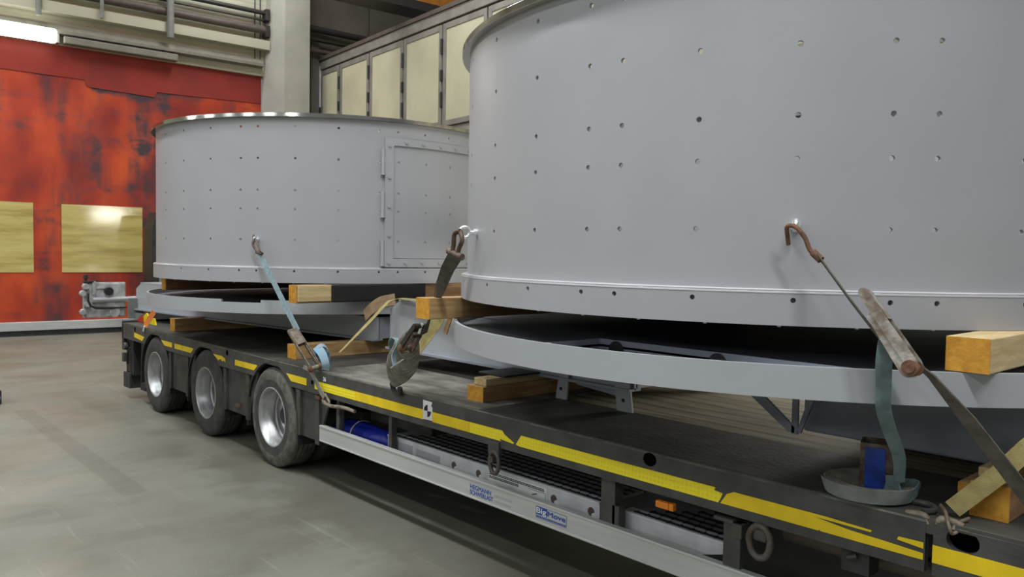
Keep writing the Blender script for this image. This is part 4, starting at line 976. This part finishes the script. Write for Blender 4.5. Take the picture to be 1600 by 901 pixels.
top_, bot_ = Vector((-3.76, 2.64, 1.285)), Vector((-4.10, 2.74, .90)); ax_ = (bot_-top_).normalized()
sdv = Vector((.80, .60, 0)); sdv = (sdv-ax_*sdv.dot(ax_)).normalized(); nv = ax_.cross(sdv).normalized()
if nv.y > 0: nv = -nv
Lb = (bot_-top_).length
prof_ = lambda t_: .018+.098*math.sin(PI*min(1, t_*1.02))**.8*(.55+.45*t_)
mb = MB(); rg = []
for i in range(17):
    t_ = i/16; w_ = prof_(t_); cc_ = top_+ax_*Lb*t_
    rg.append([mb.bm.verts.new(cc_+sdv*w_*math.cos(2*PI*k/20)+nv*w_*.40*math.sin(2*PI*k/20)) for k in range(20)])
for i in range(16):
    for k in range(20): mb.bm.faces.new((rg[i][k], rg[i][(k+1) % 20], rg[i+1][(k+1) % 20], rg[i+1][k]))
mb.bm.faces.new(rg[0][::-1]); mb.bm.faces.new(rg[-1])
mb.build('webbing_bundle', M['strap_dirty'], t, True)
for j_, (ta, dip, sk) in enumerate(((.10, .10, .03), (.16, .15, -.02), (.24, .17, .03), (.31, .20, 0), (.38, .22, .04), (.46, .22, -.02), (.54, .21, .02), (.62, .18, 0))):
    pts = []
    for k in range(15):
        u_ = -1+2*k/14; tt = min(.96, ta+dip*(1-u_*u_)+sk*u_); w_ = prof_(tt)
        pts.append(top_+ax_*Lb*tt+sdv*w_*u_*.985+nv*(w_*.40*math.sqrt(max(0, 1-u_*u_*.97))+.001))
    MB().tube(pts, .0036, 6).build('webbing_fold', M['strap_fold'], t, True)
MB().ribbon(bez([(-4.02, 2.68, 1.08), (-4.02, 2.66, 1.17), (-3.96, 2.64, 1.215), (-3.88, 2.62, 1.19), (-3.90, 2.60, 1.12), (-3.86, 2.585, 1.06)]), .045, (.4, -1, .2), .004).build('webbing_tail', M['strap_blue'], t)
MB().tube([(-3.93, 2.60, 1.045), (-3.76, 2.57, 1.115)], .004, 6).build('wire_tie', M['zinc'], t, True)
MB().tube(bez([(-4.10, 2.74, .94), (-4.17, 2.77, .90), (-4.16, 2.782, .855), (-4.09, 2.775, .85), (-4.07, 2.76, .89)]), [.016]*33, 10).build('deck_hook', M['dark_steel'], t, True)

# S4: strap on the front drum with the ratchet
t = thing('lashing_strap', (-1.0, 2.7, ZD), 'taut strap on the front drum with a steel ratchet and a teal tail', 'strap', 'straps tying down the load')
ang = math.radians(-57.6); p0 = Vector((C2[0]+1.71*math.cos(ang), C2[1]+1.71*math.sin(ang), 1.842)); od = Vector((math.cos(ang), math.sin(ang), 0))
e = eyebolt(d2, p0, od, .016)
mb = MB().tube(bez([(-1.43, 2.60, 1.775), (-1.425, 2.585, 1.80), (-1.42, 2.57, 1.835), (-1.385, 2.56, 1.835), (-1.355, 2.57, 1.80), (-1.335, 2.575, 1.755), (-1.31, 2.58, 1.735)]), .008, 10)
mb.tube([(-1.325, 2.575, 1.748), (-1.295, 2.575, 1.722)], .014, 10)
mb.build('strap_hook', M['rust'], t, True)
MB().ribbon([(-1.305, 2.575, 1.735), (-1.175, 2.545, 1.592), (-1.085, 2.53, 1.495), (-1.03, 2.53, 1.44)], .05, [(.46, -.88, .15)]*4, .004).build('webbing', M['strap_dark'], t)
ratchet((-1.125, 2.50, 1.625), (-.945, 2.50, 1.385), .045, (-.30, .93, .12), t, 'worn_steel', 'worn_steel')
MB().ribbon([(-.995, 2.555, 1.43), (-.93, 2.575, 1.372), (-.84, 2.62, 1.25), (-.74, 2.70, 1.085), (-.63, 2.79, .90)], .05, [(.3, -.9, .2), (.5, -.8, .4), (.8, -.4, .6), (.9, -.2, .6), (.9, -.2, .6)], .005).build('webbing_lower', M['strap_dark'], t)
tp = bez([(-1.045, 2.535, 1.515), (-1.055, 2.53, 1.42), (-1.065, 2.555, 1.33), (-1.07, 2.575, 1.25), (-1.078, 2.655, 1.16), (-1.09, 2.76, 1.06), (-1.115, 2.83, .955)])
n_ = len(tp)
MB().ribbon(tp, [.052*(1-.25*(i/n_)) for i in range(n_)], [Vector((1-.9*max(0, i/n_-.5), .75, 0)) for i in range(n_)], .003).build('webbing_tail', M['strap_teal'], t)
cc = Vector((-1.250, 2.905, ZD)); mb = MB(); pts = []
for j in range(150):
    a = 2*PI*j/25; rr = .088+.062*j/150; pts.append(cc+Vector((rr*math.cos(a), rr*math.sin(a), .026+.010*j/150)))
mb.ribbon(pts, .050, [(.34*math.cos(2*PI*j/25), .34*math.sin(2*PI*j/25), 1) for j in range(150)], .0080)
mb.build('webbing_coil', M['strap_dirty'], t, True)
MB().ribbon([cc+Vector((.158*math.cos(2*PI*j/50), .158*math.sin(2*PI*j/50), .037)) for j in range(30, 58)], .056, [(.34*math.cos(2*PI*j/50), .34*math.sin(2*PI*j/50), 1) for j in range(30, 58)], .004).build('webbing_outer_turn', M['strap_dusty'], t, True)
MB().ribbon(bez([(-1.115, 2.83, .955), (-1.17, 2.86, .94), (-1.17, 2.90, .925), (-1.09, 2.93, .93), (-1.10, 2.87, .90), (-1.17, 2.83, .885)]), .05, (.2, -.3, 1), .003).build('webbing_fold', M['strap_teal'], t)

# S5: yellow strap at the right edge
t = thing('lashing_strap', (-.85, 2.9, ZD), 'wide yellow strap rising out of the deck hole at the right edge', 'strap', 'straps tying down the load')
MB().ribbon([(-.955, 2.87, .895), (-.83, 2.90, 1.035), (-.76, 2.92, 1.13), (-.66, 2.98, 1.25), (-.52, 3.28, 1.384), (-.42, 3.50, 1.384)], .06, [(.75, .15, -.65)]*4+[(.9, -.4, 0)]*2, .004).build('webbing', M['strap_yellow'], t)
MB().tube(bez([(-.985, 2.85, .905), (-.955, 2.81, .895), (-.935, 2.785, .862), (-.925, 2.785, .84), (-.915, 2.80, .845)]), .006, 10).tube(bez([(-.90, 2.86, .880), (-.92, 2.81, .868), (-.925, 2.79, .85)]), .006, 8).build('deck_hook', M['dirty_iron'], t, True)
# orange tie and rags at the rear end
t = thing('orange_tie', (-9.0, 2.85, ZD), 'short orange strap tied down at the rear corner of the deck', 'strap', 'straps tying down the load')
MB().ribbon([(-8.80, 2.83, 1.05), (-8.90, 2.81, .96), (-8.96, 2.79, .885)], .06, (1, .45, -.2), .004).build('webbing', M['orange'], t)
MB().tube([(-8.965, 2.785, .885), (-8.99, 2.782, .83)], .012, 8).build('tie_hook', M['zinc'], t, True)
t = thing('warning_sign', (-9.5, 3.0, ZD), 'yellow and red warning board lying on the rear end of the deck', 'board')
o = MB().prism([(-9.75, .868), (-9.20, .868), (-9.25, .94), (-9.42, .935), (-9.50, .985), (-9.56, .96)], 1, 2.97, 2.99).build('board_body', M['yellow_film'], t)
MB().prism([(-9.80, .87), (-9.58, .87), (-9.60, .96)], 1, 2.95, 2.965).build('red_patch', M['red_mark'], t)
# blue stake in the deck
t = thing('deck_stake', (-1.252, 2.972, ZD), 'short square steel stake with a blue painted face standing inside the strap coil', 'stake')
ms = Matrix.Translation((-1.252, 2.972, 0)) @ Matrix.Rotation(math.radians(20), 4, 'Z') 
mb = MB()
for q in ((-.055, -.047, -.055, .055), (.047, .055, -.055, .055), (-.047, .047, -.055, -.047), (-.047, .047, .047, .055)): mb.box(q[0], q[1], q[2], q[3], ZD, 1.055, mtx=ms)
mb.build('stake_tube', M['rusty'], t)
MB().box(-.038, .030, -.0575, -.0545, .885, 1.040, mtx=ms).build('blue_face', M['blue_paint'], t)
# coupling loops lying on the deck near the joint
t = thing('steel_shackle', (-1.1, 2.87, ZD), 'dark steel loop lying on the deck beside the strap coil', 'shackle')
MB().tube(bez([(-1.15, 2.83, .878), (-1.14, 2.90, .878), (-1.05, 2.92, .878), (-1.01, 2.87, .878), (-1.03, 2.82, .878)]), .011, 8).build('shackle_bow', M['beam_steel'], t, True)

# ------------------------------------------------------------------ split parts that are several loose pieces into one object each
def explode(o):
    me = o.data; n = len(me.vertices); par = list(range(n))
    def find(a):
        while par[a] != a: par[a] = par[par[a]]; a = par[a]
        return a
    for e in me.edges: par[find(e.vertices[0])] = find(e.vertices[1])
    groups = {}
    for i in range(n): groups.setdefault(find(i), []).append(i)
    if len(groups) < 2 or len(groups) > 100: return
    src = bmesh.new(); src.from_mesh(me); base_name = o.name.split('.')[0]
    first = True
    for g in groups.values():
        keep = set(g); b = src.copy(); b.verts.ensure_lookup_table()
        bmesh.ops.delete(b, geom=[v for v in b.verts if v.index not in keep], context='VERTS')
        m2 = bpy.data.meshes.new(base_name); b.to_mesh(m2); b.free()
        for mt_ in me.materials: m2.materials.append(mt_)
        if first: tgt = o; o.data = m2; first = False
        else:
            tgt = o.copy(); tgt.data = m2; col.objects.link(tgt)
    src.free()
EX = ('guard_post', 'fender_panel', 'fender_bracket', 'pocket_opening', 'cross_member', 'chassis_beam', 'axle', 'lashing_hole', 'bottom_bolts', 'door_bolts', 'bracket_hole', 'pipe_bracket', 'diagonal_brace',
      'side_marker', 'valve_block', 'hand_hole', 'hand_hole_edge', 'joint_lip', 'mud_flap', 'deck_plate', 'deck_edge_bead', 'hinge', 'marker_quarters', 'tail_lamp', 'amber_lamp', 'post_bracket', 'pocket_wall', 'shackle')
REN = {'bottom_bolts': 'bolt', 'door_bolts': 'bolt', 'valve_block': 'valve', 'marker_quarters': 'marker_quarter', 'joint_lip': 'joint_lip'}
for o in [o for o in bpy.data.objects if o.type == 'MESH']:
    k = o.name.split('.')[0]
    if k in EX:
        if k in REN: o.name = REN[k]
        explode(o)
